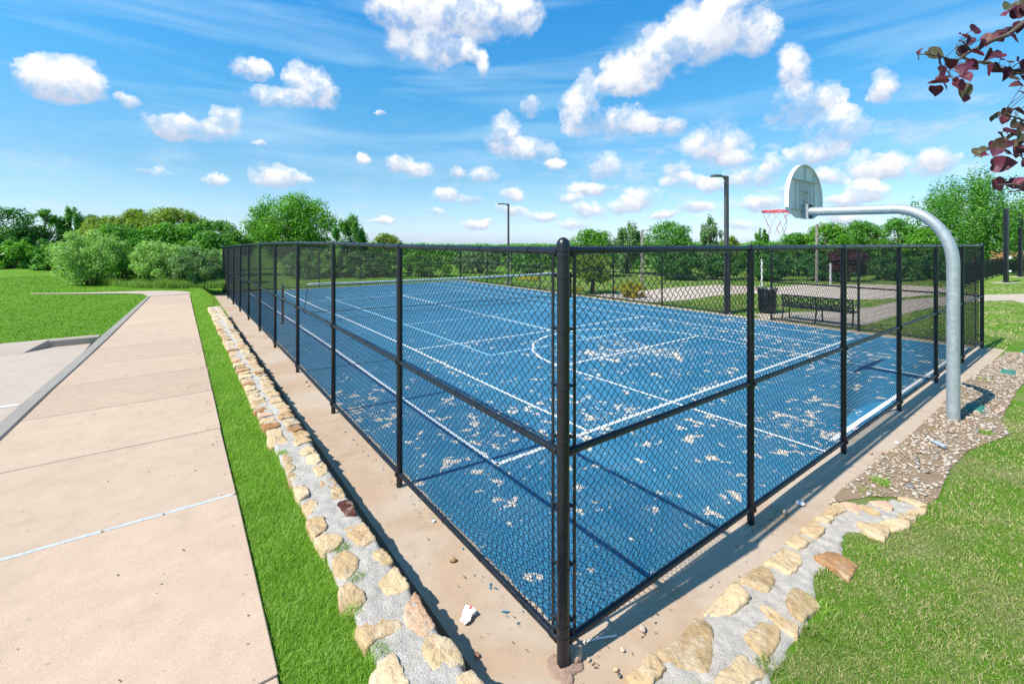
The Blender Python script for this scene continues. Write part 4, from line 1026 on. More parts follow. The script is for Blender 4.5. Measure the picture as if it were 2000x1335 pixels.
for i in range(K):
    a = 2*PI*i/K; c, s = math.cos(a), math.sin(a)
    pr = [(0.265, 0.06), (0.285, 0.4), (0.285, 0.70), (0.31, 0.80), (0.345, 0.86)]
    for (r0, z0), (r1, z1) in zip(pr, pr[1:]):
        t = Vector((-s, c, 0))*0.022
        a0, a1 = Vector((r0*c, r0*s, z0)), Vector((r1*c, r1*s, z1))
        o_ = Vector((c, s, 0))*0.008
        m.add([a0-t, a0+t, a1+t, a1-t, a0-t-o_, a0+t-o_, a1+t-o_, a1-t-o_], [(0, 1, 2, 3), (7, 6, 5, 4), (0, 3, 7, 4), (1, 5, 6, 2)])
m.build('slats', 'black', can)
for r, z in ((0.27, 0.08), (0.275, 0.45), (0.345, 0.86)): MB().tube([(r*math.cos(a), r*math.sin(a), z) for a in np.linspace(0, 2*PI, 29)], 0.012, 6).build('band', 'black', can)
for k in range(3): MB().tube([(0.22*math.cos(k*2.1), 0.22*math.sin(k*2.1), 0), (0.22*math.cos(k*2.1), 0.22*math.sin(k*2.1), 0.08)], 0.02, 6).build('foot', 'black', can)
m = MB(); m.lathe([(0.24, 0.07), (0.255, 0.74), (0.245, 0.745), (0.23, 0.2)], (0, 0, 0), 24); m.build('liner', 'black', can, True)
for i, (x, yb_, yt, lb) in enumerate(((1488, 559, 507, 'white net post at the left end of the sand court behind the trash can'), (1622, 558.5, 515, 'shorter white net post at the right end of the sand court'))):
    Yp = FPX*EYE/(yb_-HZ); h = EYE-(yt-HZ)/FPX*Yp
    m = MB(); m.tube([(0, 0, -0.05), (0, 0, h)], 0.052, 14); m.lathe([(0.056, h-0.01), (0.056, h+0.012), (0.02, h+0.03)], (0, 0, 0), 14); m.tube([(0.052, 0, h-0.12), (0.09, 0, h-0.12)], 0.012, 8)
    m.lathe([(0.16, -0.01), (0.16, 0.02), (0.14, 0.03)], (0, 0, 0), 16)
    o = smooth_by_angle(m.build('net_post', 'offwhite')); o.location = ((x-1000)/FPX*Yp, Yp, 0); tag(o, lb, 'post')

# ------------------------------------------------------------------ right edge: shade poles, railing, stone wall
for x, yb_, yt, lb, box in ((1965, 552, 408, 'thick black square pole with two small white boxes on the right lawn', True), (1993, 541, 418, 'thinner looking black square pole near the right picture edge', False)):
    Yp = FPX*EYE/(yb_-HZ); h = EYE-(yt-HZ)/FPX*Yp
    r = thing('square_pole', lb, 'pole', ((x-1000)/FPX*Yp, Yp, 0), R(20))
    m = MB(); m.box((0, 0, h/2), (0.2, 0.2, h)); m.box((0, 0, h+0.01), (0.215, 0.215, 0.02)); m.box((0, 0, 0.03), (0.34, 0.34, 0.03)); m.build('pole', 'black', r, bevel=0.01)
    m = MB(); m.prism([(-0.7, -0.45), (0.7, -0.45), (0.7, 0.45), (-0.7, 0.45)], -0.1, 0.02); m.build('concrete_pad', 'path', r)
    if box:
        for z, w in ((1.55, 0.22), (0.72, 0.14)):
            m = MB(); m.box((0.12+w*0.3, -0.12, z), (w, 0.08, w*0.8)); m.box((0.12+w*0.3, -0.163, z), (w*0.8, 0.008, w*0.6)); m.build('junction_box', 'white', r, bevel=0.006)
def railing(label, pts, h, z0=0.0, gap=0.11):
    r = thing('railing', label, 'railing', (pts[0][0], pts[0][1], z0)); o0 = Vector((pts[0][0], pts[0][1], 0))
    P = [Vector((x, y, 0))-o0 for x, y in pts]
    bars = MB(); pk = MB()
    for a, b in zip(P, P[1:]):
        L = (b-a).length
        for z in (0.1, h-0.17, h): bars.tube([a+Vector((0, 0, z)), b+Vector((0, 0, z))], 0.022, 6)
        for i in range(int(L/gap)):
            p = a+(b-a)*(i*gap/L); pk.box((p.x, p.y, (h-0.08)/2+0.08), (0.022, 0.022, h-0.16))
        k = max(1, round(L/2.3))
        for i in range(k+1):
            p = a+(b-a)*(i/k); m = MB(); m.box((p.x, p.y, h/2), (0.06, 0.06, h+0.1)); m.box((p.x, p.y, h+0.06), (0.075, 0.075, 0.02)); m.build('post', 'black', r)
    bars.build('rail', 'black', r); pk.build('pickets', 'black', r)
g2 = lambda x, y: tuple(at_dist(x, y, FPX*EYE/(y-HZ)).to_2d())
railing('black picket railing along the right lawn beyond the court', [g2(1862, 566), g2(1905, 552), g2(1963, 533.5), g2(2030, 527)], 1.27)
rw = thing('stone_retaining_wall', 'rough brown stone retaining wall at the far right behind the railing', 'stone wall', (43, 45, 0), R(-28))
m = MB()
for r_ in range(6):
    x = -5.0 + random.uniform(-.2, 0)
    while x < 9:
        w = random.uniform(0.35, 0.8); m.box((x+w/2, random.uniform(-0.05, 0.03), 0.14+0.28*r_), (w-0.03, 0.4, 0.25)); x += w
m.build('stones', 'ruststone', rw, bevel=0.03); m = MB(); m.box((2, 0.08, 0.84), (13.8, 0.3, 1.68)); m.build('core', 'mortar', rw)
railing('second black railing standing on top of the far stone wall', [(39.0, 47.2), (51, 40.8)], 1.15, 1.69, 0.13)

# ------------------------------------------------------------------ small things on the ground
for (v, u, a), lb in (((10.55, -0.68, 0.05), 'green plastic valve box lid in the gravel, farther one'), ((7.5, -0.66, 0.1), 'green plastic valve box lid in the shadow of the basketball pole'), ((13.15, -0.72, 0.0), 'green plastic valve box lid near the far end of the apron')):
    r = thing('valve_box', lb, 'valve box', W(v, u, 0.02), ANG+a)
    m = MB(); m.box((0, 0, 0.0), (0.34, 0.20, 0.08)); m.build('rim', 'greenplastic', r, bevel=0.01)
    m = MB(); m.box((0, 0, 0.042), (0.30, 0.16, 0.016))
    for i in range(4): m.box((-0.13+0.087*i, 0, 0.052), (0.012, 0.14, 0.008))
    m.build('lid', 'greenplastic', r, bevel=0.004)
def pebble(px, size, mat, lb, flat=0.65, seed=0, z=0.004):
    v, u = on_level(*px, 0.01); rnd = random.Random(seed*7+1)
    sx, sy = 1, rnd.uniform(0.65, 0.85); m = MB(); a = rnd.uniform(0, 6)
    vs = []
    for p in I2V:
        k = 1+0.20*mnoise.noise(p*1.3+Vector((seed*3.1, 0, 0)))+0.07*mnoise.noise(p*4+Vector((seed, 0, 0)))
        q = Vector((p.x*sx, p.y*sy, p.z*flat))*size*k; vs.append((q.x*math.cos(a)-q.y*math.sin(a), q.x*math.sin(a)+q.y*math.cos(a), q.z))
    m.add(vs, I2F); o = m.build('pebble', mat, None, True); court_frame(o, v, u, z+size*flat*0.86+hump(v, u)); tag(o, lb, 'pebble', 'loose pebbles on the apron')
for i, (px, s, mt, lb) in enumerate([
  ((884, 1094), 0.029, 'stone', 'yellowish tan pebble alone in the middle of the left apron'), ((847, 1017), 0.017, 'white', 'small white pebble touching the bottom rail of the long fence'),
  ((1254, 1228), 0.027, 'lot', 'egg-shaped pale grey pebble near the stone edging'), ((1563, 984), 0.034, 'white', 'white pebble in the fence shadow on the right apron'),
  ((1203, 1307), 0.016, 'stone', 'tiny tan chip of stone in front of the big edging stones'), ((1210, 1318), 0.015, 'bronze', 'tiny dark chip of stone in front of the edging stones'),
  ((932, 1279), 0.019, 'rust', 'dark brown pebble in the shadow of the stone wall'), ((1126, 1283), 0.048, 'pinkstone', 'brown rock lying right beside the corner fence post'),
  ((1727, 889), 0.034, 'rust', 'reddish brown pebble on the right apron near the gravel'), ((1701, 885), 0.025, 'stone', 'tan pebble left of the reddish brown one on the apron'),
  ((1751, 865), 0.024, 'white', 'whitish pebble on the right apron closest to the gravel'), ((1533, 1001), 0.030, 'lot', 'grey pebble half hidden in fence shadow by the second post'),
  ((1150, 1287), 0.014, 'lot', 'small grey pebble beside the brown rock at the corner post'), ((1216, 1268), 0.016, 'sand', 'flat sandy chip between corner post and edging stones'),
  ((678, 742), 0.026, 'white', 'white stone flake by the long fence bottom rail'), ((602, 757), 0.03, 'sand', 'sandy flake on the left apron near the third post'), ((598, 750), 0.024, 'kerb', 'grey flake on the left apron near the third post')]):
    pebble(px, s, mt, lb, 0.6, i+1)
# crumpled cup
v, u = on_level(913, 1203, 0.02)
cup = thing('paper_cup', 'crumpled white paper cup with red print on the apron', 'litter', W(v, u, 0.028), ANG+0.5)
m = MB(); K = 20; vs = []
for i, (r, x) in enumerate(((0.0, -0.05), (0.026, -0.05), (0.031, -0.02), (0.036, 0.015), (0.040, 0.05), (0.034, 0.048), (0.02, 0.0))):
    for j in range(K):
        a = 2*PI*j/K; q = Vector((x, r*math.cos(a), r*math.sin(a)*0.62))
        q += Vector([mnoise.noise(q*38+Vector((s*9, 2, 1)))*0.016 for s in (1, 2, 3)]) if r else Vector((0, 0, 0)); vs.append(q)
m.add(vs, [(i*K+j, i*K+(j+1) % K, (i+1)*K+(j+1) % K, (i+1)*K+j) for i in range(6) for j in range(K)])
o = m.build('cup_body', 'paper', cup)
m = MB(); m.add([vs[3*K+j]*1.06+Vector((0.004, 0, 0)) for j in range(4, 7)] + [vs[4*K+j]*1.05 for j in range(4, 7)], [(j, j+1, 3+j+1, 3+j) for j in range(2)]); m.build('red_print', 'red', o)
a = on_level(1140, 1252, 0.01); b = on_level(1204, 1239, 0.01)
m = MB(); m.tube([(a[0], a[1], 0.008), ((a[0]+b[0])/2, (a[1]+b[1])/2, 0.012), (b[0], b[1], 0.008)], 0.0048, 8)
tag(court_frame(m.build('drinking_straw', 'paper', None, True), 0, 0, 0), 'white drinking straw in the fence shadow by the corner', 'litter')
bo = thing('plastic_bottle', 'crushed clear plastic bottle lying on the gravel', 'litter', W(*on_level(1835, 869, 0.06), 0.075), ANG+0.9)
bm_, bnt, bb = new_mat('clear_plastic'); bb.inputs['Base Color'].default_value = (0.62, 0.70, 0.80, 1); bb.inputs['Roughness'].default_value = 0.12; bb.inputs['Transmission Weight'].default_value = 0.55; MAT['pet'] = bm_
m = MB(); vs = []
for r, x in ((0.012, -0.075), (0.03, -0.072), (0.032, -0.04), (0.028, -0.015), (0.032, 0.01), (0.03, 0.045), (0.014, 0.075), (0.012, 0.09)):
    for j in range(18):
        a = 2*PI*j/18; q = Vector((x, r*math.cos(a), r*math.sin(a)*0.75)); q += Vector([mnoise.noise(q*45+Vector((s*5, 1, 3)))*0.009 for s in (1, 2, 3)]); vs.append(q)
m.add(vs, [(i*18+j, i*18+(j+1) % 18, (i+1)*18+(j+1) % 18, (i+1)*18+j) for i in range(7) for j in range(18)] + [tuple(range(18))[::-1]])
m.build('bottle_body', 'pet', bo, True); m = MB(); m.tube([(0.088, 0, 0), (0.104, 0, 0)], 0.0145, 12); m.build('bottle_cap', 'white', bo)
# weeds
def weed(px, z, r, n, h, lb, mat='blade', w=0.004):
    v, u = on_level(*px, z); q = W(v, u, z); a = RNG.uniform(0, 2*PI, n); d = r*np.sqrt(RNG.uniform(0, 1, n))
    blades('weed', np.stack([q.x+d*np.cos(a), q.y+d*np.sin(a), np.full(n, z-0.006)], 1), h, w, mat, lb, 'weed', 1.6, None)
for px, z, r, n, h, lb, mt, w in [((668, 1072), 0.385, 0.055, 130, 0.05, 'sprawling green weed in the mortar beside the largest left stones', 'weeds', 0.003), ((697, 1128), 0.385, 0.045, 100, 0.045, 'small weed between two tan stones of the wall', 'weeds', 0.003),
   ((688, 1195), 0.385, 0.045, 140, 0.05, 'grass tuft between wall stones above the big pitted stone', 'blade', 0.003), ((738, 1275), 0.385, 0.05, 140, 0.045, 'grass tuft in the mortar below the big pitted stone', 'blade', 0.003),
   ((552, 886), 0.385, 0.05, 130, 0.045, 'green tuft overhanging the wall stones halfway along', 'blade', 0.004), ((1722, 946), 0.02, 0.07, 150, 0.085, 'leafy green weed at the near tip of the gravel bed', 'blade', 0.009),
   ((1694, 962), 0.02, 0.09, 160, 0.05, 'low weed between apron corner and gravel', 'weeds', 0.006), ((1846, 813), 0.02, 0.06, 90, 0.05, 'small weed just left of the basketball pole base', 'blade2', 0.007),
   ((1824, 842), 0.02, 0.08, 100, 0.04, 'flat weed on the apron edge near the basketball pole', 'blade', 0.007), ((1925, 845), 0.04, 0.07, 110, 0.05, 'weed in the gravel right of the basketball pole', 'blade', 0.007),
   ((1925, 742), 0.03, 0.12, 100, 0.05, 'weed tuft beside the farther valve box', 'blade', 0.009), ((1600, 1185), 0.03, 0.10, 190, 0.06, 'grass tuft creeping over the edging by the rusty stone', 'blade', 0.004), ((1700, 1078), 0.03, 0.07, 120, 0.05, 'grass tuft under the largest right edging stone', 'blade', 0.004),
   ((1500, 1300), 0.04, 0.06, 110, 0.06, 'grass tuft on the nearest outer edging stone', 'blade2', 0.004), ((1585, 1235), 0.04, 0.06, 110, 0.06, 'grass tuft growing through the outer edging stones', 'blade2', 0.004)]:
    weed(px, z, r, n, h, lb, mt, w)

gp = np.array(GRAV); n = 5000; v = RNG.uniform(gp[:, 0].min(), gp[:, 0].max(), n); u = RNG.uniform(gp[:, 1].min(), gp[:, 1].max(), n)
ok = in_poly(v, u, GRAV) & (vnoise(v, u, 4, 77) > 0.16); v, u = v[ok], u[ok]
blades('gravel_weeds', to_world(v, u, np.full(len(v), 0.035)), 0.028, 0.004, 'blade2', 'sparse grass and weeds coming up through the gravel', 'weeds', 1.6)
# ------------------------------------------------------------------ trees and shrubs
def leaf_cloud(name, C, N_, size, mat, parent, aspect=0.55, up=0.5, droop=0.0):
    """rhombic leaves at points C with rough outward normals N_"""
    n = len(C); nrm = N_ + RNG.normal(0, 0.65, (n, 3)) + np.array([0, 0, up]); nrm /= np.linalg.norm(nrm, axis=1)[:, None]
    t = RNG.normal(0, 1, (n, 3)); t[:, 2] -= droop; t -= nrm*(t*nrm).sum(1)[:, None]; t /= np.linalg.norm(t, axis=1)[:, None]
    b = np.cross(nrm, t); s = size*RNG.uniform(0.6, 1.3, n)[:, None]
    V = np.empty((n, 4, 3)); V[:, 0] = C-t*s*0.5; V[:, 1] = C+b*s*aspect*0.5-t*s*0.05+nrm*s*0.1; V[:, 2] = C+t*s*0.5; V[:, 3] = C-b*s*aspect*0.5-t*s*0.05+nrm*s*0.1
    return fast_mesh(name, V.reshape(-1, 3), np.arange(n*4), np.full(n, 4), mat, parent)
def grow(name, label, cat, px0, px1, ytop, Y, mat, n=7000, z0=0.0, low=0.0, leaf=0.15, kind='round', trunk=True, bark='bark', clumps=None, group=None, depth=0.8, fill=0.5):
    """a plant whose crown fills the given width and height at distance Y"""
    x0, x1 = (px0-1000)/FPX*Y, (px1-1000)/FPX*Y; cx = (x0+x1)/2; rx = (x1-x0)/2; zt = EYE+(HZ-ytop)/FPX*Y; h = zt-z0
    root = thing(name, label, cat, (cx, Y, z0), 0, group)
    lo = h*low; cz = (h+lo)/2; rz = (h-lo)/2; ry = rx*depth
    K = clumps or int(14+rx*9)
    cl = []
    for i in range(K):
        for _ in range(30):
            p = RNG.uniform(-1, 1, 3); r = np.linalg.norm(p)
            if r < 1 and r > 0.45*RNG.uniform(0, 1): break
        if kind == 'spiky': p[0] *= 1-0.55*max(0, p[2]); 
        if kind == 'mound': p[2] = abs(p[2])*2-1 if RNG.uniform() < 0.75 else p[2]
        cr = min(rx, rz)*RNG.uniform(0.15, 0.36)
        s = 1-0.55*cr/min(rx, rz)
        cl.append((np.array([p[0]*rx*s, p[1]*ry*s, cz+p[2]*rz*s]), cr))
    # make sure the outline reaches its top, sides and foot
    cl.append((np.array([RNG.uniform(-.2, .2)*rx, 0, h-0.22*rz]), 0.24*min(rx, rz)))
    if kind in ('round', 'mound'):
        for a in np.linspace(0.15, PI-0.15, 8 if rx > 1.2 else 5):
            k = RNG.uniform(0.72, 0.86); cl.append((np.array([math.cos(a)*rx*k, RNG.uniform(-.3, .3)*ry, cz+math.sin(a)*rz*k]), min(rx, rz)*RNG.uniform(0.2, 0.3)))
    if kind == 'spiky':
        for i in range(int(8+rx*3)):
            a = RNG.uniform(-0.9, 0.9); cl.append((np.array([a*rx*0.9, RNG.uniform(-.6, .6)*ry, cz+rz*(0.95-abs(a)*0.7)*RNG.uniform(0.5, 1.0)]), 0.13*rz))
    wts = np.array([c[1]**2 for c in cl]); wts = wts/wts.sum(); Cs, Ns = [], []
    for (c, cr), w in zip(cl, wts):
        k = max(8, int(n*w)); d = RNG.normal(0, 1, (k, 3)); d /= np.linalg.norm(d, axis=1)[:, None]
        rad = cr*(RNG.uniform(0, 1, k)**(0.33 if kind != 'wispy' else 0.6))*(1+0.25*RNG.normal(0, 1, k)*0.6)
        st = np.array([1.1, 1.0, 0.85]) if kind != 'spiky' else np.array([0.6, 0.6, 1.55])
        Cs.append(c+d*rad[:, None]*st); Ns.append(d)
    # sparse inner leaves so that the crown is not hollow
    k = int(n*0.12*fill*2); d = RNG.normal(0, 1, (k, 3)); d /= np.linalg.norm(d, axis=1)[:, None]; rad = RNG.uniform(0, 1, k)**0.4*0.88
    Cs.append(d*rad[:, None]*np.array([rx, ry, rz])+np.array([0, 0, cz])); Ns.append(d)
    C = np.concatenate(Cs); Nn = np.concatenate(Ns); ok = C[:, 2] > 0.02; C, Nn = C[ok], Nn[ok]
    leaf_cloud('crown' if trunk else 'foliage', C, Nn, leaf, 'leaf_'+mat, root, 0.6 if kind != 'wispy' else 0.4, 0.55 if kind != 'wispy' else 0.2)
    m = MB(); rnd = random.Random(int(px0*7+ytop))
    if trunk:
        tr = 0.035*h+0.02; p = [(0, 0, -0.1), (rnd.uniform(-.1, .1)*rx, 0, lo*0.6+0.2*h), (rnd.uniform(-.15, .15)*rx, 0, cz), (rnd.uniform(-.2, .2)*rx, 0, cz+0.55*rz)]
        m.tube(p, [tr*1.25, tr, tr*0.6, tr*0.2], 8)
        for (c, cr) in cl[:22]:
            s = Vector(p[1]).lerp(Vector(p[2]), rnd.uniform(0.1, 1.0)); e = Vector(c); mid = (s+e)/2+Vector((0, 0, -0.06*h))
            m.tube([s, mid, e], [tr*0.45, tr*0.28, tr*0.08], 5)
        m.build('trunk', bark, root, True)
    else:
        for (c, cr) in cl[:14]:
            m.tube([(c[0]*0.25, c[1]*0.25, -0.05), (c[0]*0.6, c[1]*0.6, c[2]*0.55), tuple(c)], [0.03, 0.02, 0.008], 5)
        m.build('stems', bark, root, True)
    return root
T = TERR
LT = 'trees along the left edge of the lawn'
grow('tree', 'dark dense tree at the left picture edge', 'tree', -80, 56, 397, 40, 'dark', 9000, T, 0.0, 0.22, clumps=34, group=LT)
grow('tree', 'open airy tree second from the left picture edge with sky showing through', 'tree', 50, 122, 406, 42, 'mid', 3800, T, 0.12, 0.2, clumps=22, group=LT, fill=0.15, bark='bark2')
grow('tree', 'tall mid green tree right of the airy tree', 'tree', 108, 172, 402, 43, 'mid', 5000, T, 0.1, 0.2, 'spiky', clumps=24, group=LT)
grow('tree', 'dark tree peeking over the left thicket', 'tree', 150, 215, 417, 47, 'dark', 4500, T, 0.1, 0.22, clumps=22, group=LT)
grow('tree', 'olive yellow tree at the left of the thicket top', 'tree', 150, 268, 420, 37, 'olive', 9000, T, 0.05, 0.18, clumps=28, group=LT)
grow('tree', 'olive yellow tree in the middle of the thicket top', 'tree', 205, 318, 406, 38, 'olive', 10000, T, 0.1, 0.18, clumps=26, group=LT)
grow('tree', 'tallest olive tree at the right of the thicket top', 'tree', 268, 405, 404, 38, 'olive', 12000, T, 0.1, 0.18, clumps=32, group=LT)
grow('tree', 'bright green tree in the middle of the thicket', 'tree', 258, 408, 432, 32, 'bright', 12000, T, 0.0, 0.17, clumps=34, group=LT)
grow('tree', 'dark green tree at the right end of the thicket', 'tree', 350, 494, 430, 34, 'mid', 12000, T, 0.0, 0.18, clumps=32, group=LT)
grow('tree', 'second dark green tree behind the pale bushes', 'tree', 190, 300, 446, 30, 'mid', 8000, T, 0.0, 0.16, clumps=30, group=LT)
BU = 'bushes in front of the left thicket'
grow('bush', 'low green bush under the left edge trees', 'bush', -20, 75, 468, 37, 'bright', 5000, T, 0, 0.18, 'mound', False, group=BU)
grow('bush', 'low dark bush between edge trees and pale bush', 'bush', 62, 140, 482, 35, 'mid', 4000, T, 0, 0.18, 'mound', False, group=BU)
grow('bush', 'big pale green willowy bush at the left of the bush row', 'bush', 100, 262, 446, 22.6, 'pale', 11000, T, 0, 0.13, 'wispy', False, clumps=44, group=BU)
grow('bush', 'dark hollow bush between the two pale bushes', 'bush', 215, 315, 462, 23, 'mid', 5500, T, 0, 0.13, 'wispy', False, group=BU)
grow('bush', 'pale green bush in the middle of the bush row', 'bush', 255, 372, 468, 22, 'pale', 8500, T, 0, 0.12, 'wispy', False, clumps=36, group=BU)
grow('bush', 'grey green bush next to the far end of the long fence', 'bush', 325, 442, 478, 21.6, 'grey', 8000, T, 0, 0.12, 'wispy', False, clumps=36, group=BU)
grow('bush', 'pale bush behind the far corner post of the fence', 'bush', 395, 480, 484, 23, 'pale', 4500, T, 0, 0.13, 'wispy', False, group=BU)
grow('bush', 'mid green bush filling the thicket behind the pale bushes', 'bush', 170, 290, 440, 27, 'mid', 8000, T, 0, 0.15, 'mound', False, group=BU)
grow('bush', 'bright bush filling the thicket above the middle pale bush', 'bush', 262, 372, 436, 27.5, 'bright', 8000, T, 0, 0.15, 'mound', False, group=BU)
grow('bush', 'green bush filling the thicket near the fence end', 'bush', 350, 470, 452, 27, 'mid', 8000, T, 0, 0.15, 'mound', False, group=BU)
grow('bush', 'dark bush at the foot of the left edge trees', 'bush', -40, 110, 462, 39, 'dark', 6500, T, 0, 0.2, 'mound', False, group=BU)
BK = 'trees behind the far end of the court'
grow('tree', 'large round bright green tree rising behind the long fence', 'tree', 482, 668, 374, 34, 'bright', 22000, 0, 0.14, 0.17, clumps=80, group=BK, bark='bark2')
grow('tree', 'smaller dark pointed tree right of the large round tree', 'tree', 640, 724, 417, 33, 'mid', 7500, 0, 0.05, 0.16, 'spiky', clumps=26, group=BK)
grow('tree', 'low olive tree whose top just clears the long fence', 'tree', 722, 788, 452, 36, 'olive', 4000, 0, 0.0, 0.16, clumps=20, group=BK)
grow('bush', 'dark bush under the large round tree', 'bush', 540, 672, 488, 31.5, 'mid', 7000, 0, 0, 0.16, 'mound', False, group=BK)
grow('bush', 'dark bush under the pointed tree', 'bush', 662, 790, 486, 32.5, 'dark', 7000, 0, 0, 0.16, 'mound', False, group=BK)
grow('bush', 'vivid green bush behind the far fence corner', 'bush', 782, 892, 480, 33, 'bright', 7000, 0, 0, 0.15, 'mound', False, group=BK)
grow('bush', 'grey green bush left of the far light pole', 'bush', 880, 985, 489, 37, 'grey', 5500, 0, 0, 0.18, 'mound', False, group=BK)
grow('bush', 'green bush right of the far light pole', 'bush', 975, 1100, 490, 35, 'mid', 6000, 0, 0, 0.18, 'mound', False, group=BK)
grow('bush', 'low bush with orange tips by the far light pole', 'bush', 1003, 1062, 540, 29.5, 'yellow', 2600, 0, 0, 0.11, 'mound', False, group=BK)
grow('bush', 'low olive bush beside the orange tipped bush', 'bush', 930, 1010, 536, 31, 'olive', 3000, 0, 0, 0.12, 'mound', False, group=BK)
grow('shrub', 'olive shrub with dark stems behind the back fence', 'shrub', 1108, 1205, 492, 21.8, 'olive', 8000, 0, 0.22, 0.09, clumps=34, bark='bark')
grow('shrub', 'yellow orange shrub behind the back fence beside the olive shrub', 'shrub', 1198, 1266, 549, 20.3, 'yellow', 5000, 0, 0, 0.06, 'mound', False, clumps=26)
grow('shrub', 'small yellow orange shrub left of the olive shrub', 'shrub', 1096, 1140, 560, 22.8, 'yellow', 1800, 0, 0, 0.06, 'mound', False)
RT = 'trees behind the sand court'
for x0, x1, yt, Y, mt, n, kd, lb in [
  (1110, 1206, 445, 33, 'bright', 8500, 'round', 'bright green tree just right of the corner post'), (1190, 1262, 433, 36, 'grey', 6000, 'spiky', 'grey green upright tree left of the short light pole'),
  (1248, 1356, 429, 34, 'mid', 9500, 'round', 'dark green rounded tree right of the short light pole'), (1362, 1414, 423, 37, 'grey', 3600, 'spiky', 'slim pale poplar tree left of the tall light pole'),
  (1400, 1452, 460, 40, 'olive', 3500, 'round', 'low yellowish tree behind the tall light pole'), (1440, 1520, 470, 34, 'mid', 5500, 'round', 'low tree under the basketball net'),
  (1470, 1504, 441, 38, 'mid', 2200, 'spiky', 'slim young tree top seen through the basketball net'), (1505, 1610, 452, 34, 'mid', 7500, 'round', 'green tree under the backboard'),
  (1568, 1668, 432, 33, 'bright', 9000, 'round', 'bright green tree right of the backboard'), (1640, 1735, 427, 34.5, 'mid', 9000, 'round', 'leafy green tree under the middle of the basketball arm'),
  (1712, 1800, 421, 33, 'mid', 8500, 'round', 'leafy green tree behind the bend of the basketball arm'), (1770, 1850, 444, 31, 'bright', 6500, 'round', 'bright tree left of the tallest right tree')]:
    grow('tree', lb, 'tree', x0, x1, yt, Y, mt, n, 0, 0.0, 0.155, kd, group=RT)
grow('tree', 'tallest leafy tree at the right with upright shoots behind the railing', 'tree', 1778, 2050, 332, 36, 'mid', 26000, 0, 0.05, 0.17, 'spiky', clumps=90, bark='bark2')
grow('tree', 'pale blossoming tree at the right picture edge behind the poles', 'tree', 1945, 2080, 395, 44, 'grey', 9000, 0, 0.1, 0.2, clumps=34)
for x0, x1, yt, Y, lb in [(1270, 1370, 492, 30, 'dark bush at the left of the hedge behind the sand court'), (1355, 1460, 498, 30, 'dark bush in the hedge behind the tall light pole'), (1450, 1560, 496, 29.5, 'dark bush in the hedge behind the trash can'),
   (1545, 1650, 496, 29.5, 'dark bush in the hedge behind the bench'), (1690, 1800, 494, 29.5, 'dark bush in the hedge right of the plum bush'), (1785, 1900, 492, 30, 'dark bush at the right end of the hedge')]:
    grow('bush', lb, 'bush', x0, x1, yt, Y, 'dark', 6500, 0, 0, 0.14, 'mound', False, group='dark hedge behind the sand court')
grow('shrub', 'purple leaved plum bush in the hedge behind the sand court', 'shrub', 1612, 1700, 478, 28.3, 'plum', 6000, 0, 0.15, 0.12)
for i, (x0, x1, yt, Y, mt) in enumerate([(770, 860, 481, 48, 'mid'), (850, 940, 480, 52, 'grey'), (925, 1010, 479, 50, 'mid'), (1000, 1080, 480, 46, 'grey'), (1065, 1140, 478, 48, 'mid'), (1330, 1400, 476, 46, 'mid'), (1385, 1470, 474, 44, 'grey'), (1455, 1550, 472, 44, 'mid'), (1180, 1280, 470, 44, 'mid')]):
    grow('bush', 'distant green bush far behind the court, %s' % ('first from the left', 'second from the left', 'third from the left', 'fourth from the left', 'just left of the corner post', 'behind the slim poplar', 'behind the tall light pole', 'behind the basketball net', 'behind the short light pole')[i], 'bush', x0, x1, yt, Y, mt, 4200, 0, 0, 0.24, 'mound', False, group='distant bushes behind the court')
# tall weeds along the foot of the bushes
n = 15000; t = RNG.uniform(0, 1, n); xs = 108+t*328; yy = np.interp(xs, [108, 150, 200, 260, 330, 436], [540, 549, 557, 562.5, 563.5, 563.5])-RNG.uniform(0, 8, n)
Yd = FPX*(EYE-T)/(yy-HZ)
blades('tall_weeds', np.stack([(xs-1000)/FPX*Yd, Yd, np.full(n, T)], 1), 0.42*(1+0.6*vnoise(xs, yy, 0.08, 5)), 0.022, 'weeds', 'tall seeding weeds along the foot of the bushes', 'weeds', 0.9)
# far woods on the horizon, one mass
n = 30000; x = RNG.uniform(-330, 330, n); k = np.abs(vnoise(x, x*0, 0.09, 31))*1.4+np.abs(vnoise(x, x*0, 0.5, 33))*0.8
C = np.stack([x, 190+RNG.uniform(0, 30, n), RNG.uniform(0, 1, n)*(1.6+1.5*k)], 1)
o = leaf_cloud('far_woods', C, np.tile([0, -0.6, 0.6], (n, 1)), 1.0, 'leaf_mid', None, 0.8); tag(o, 'far line of woods along the horizon', 'woods', kind='stuff')

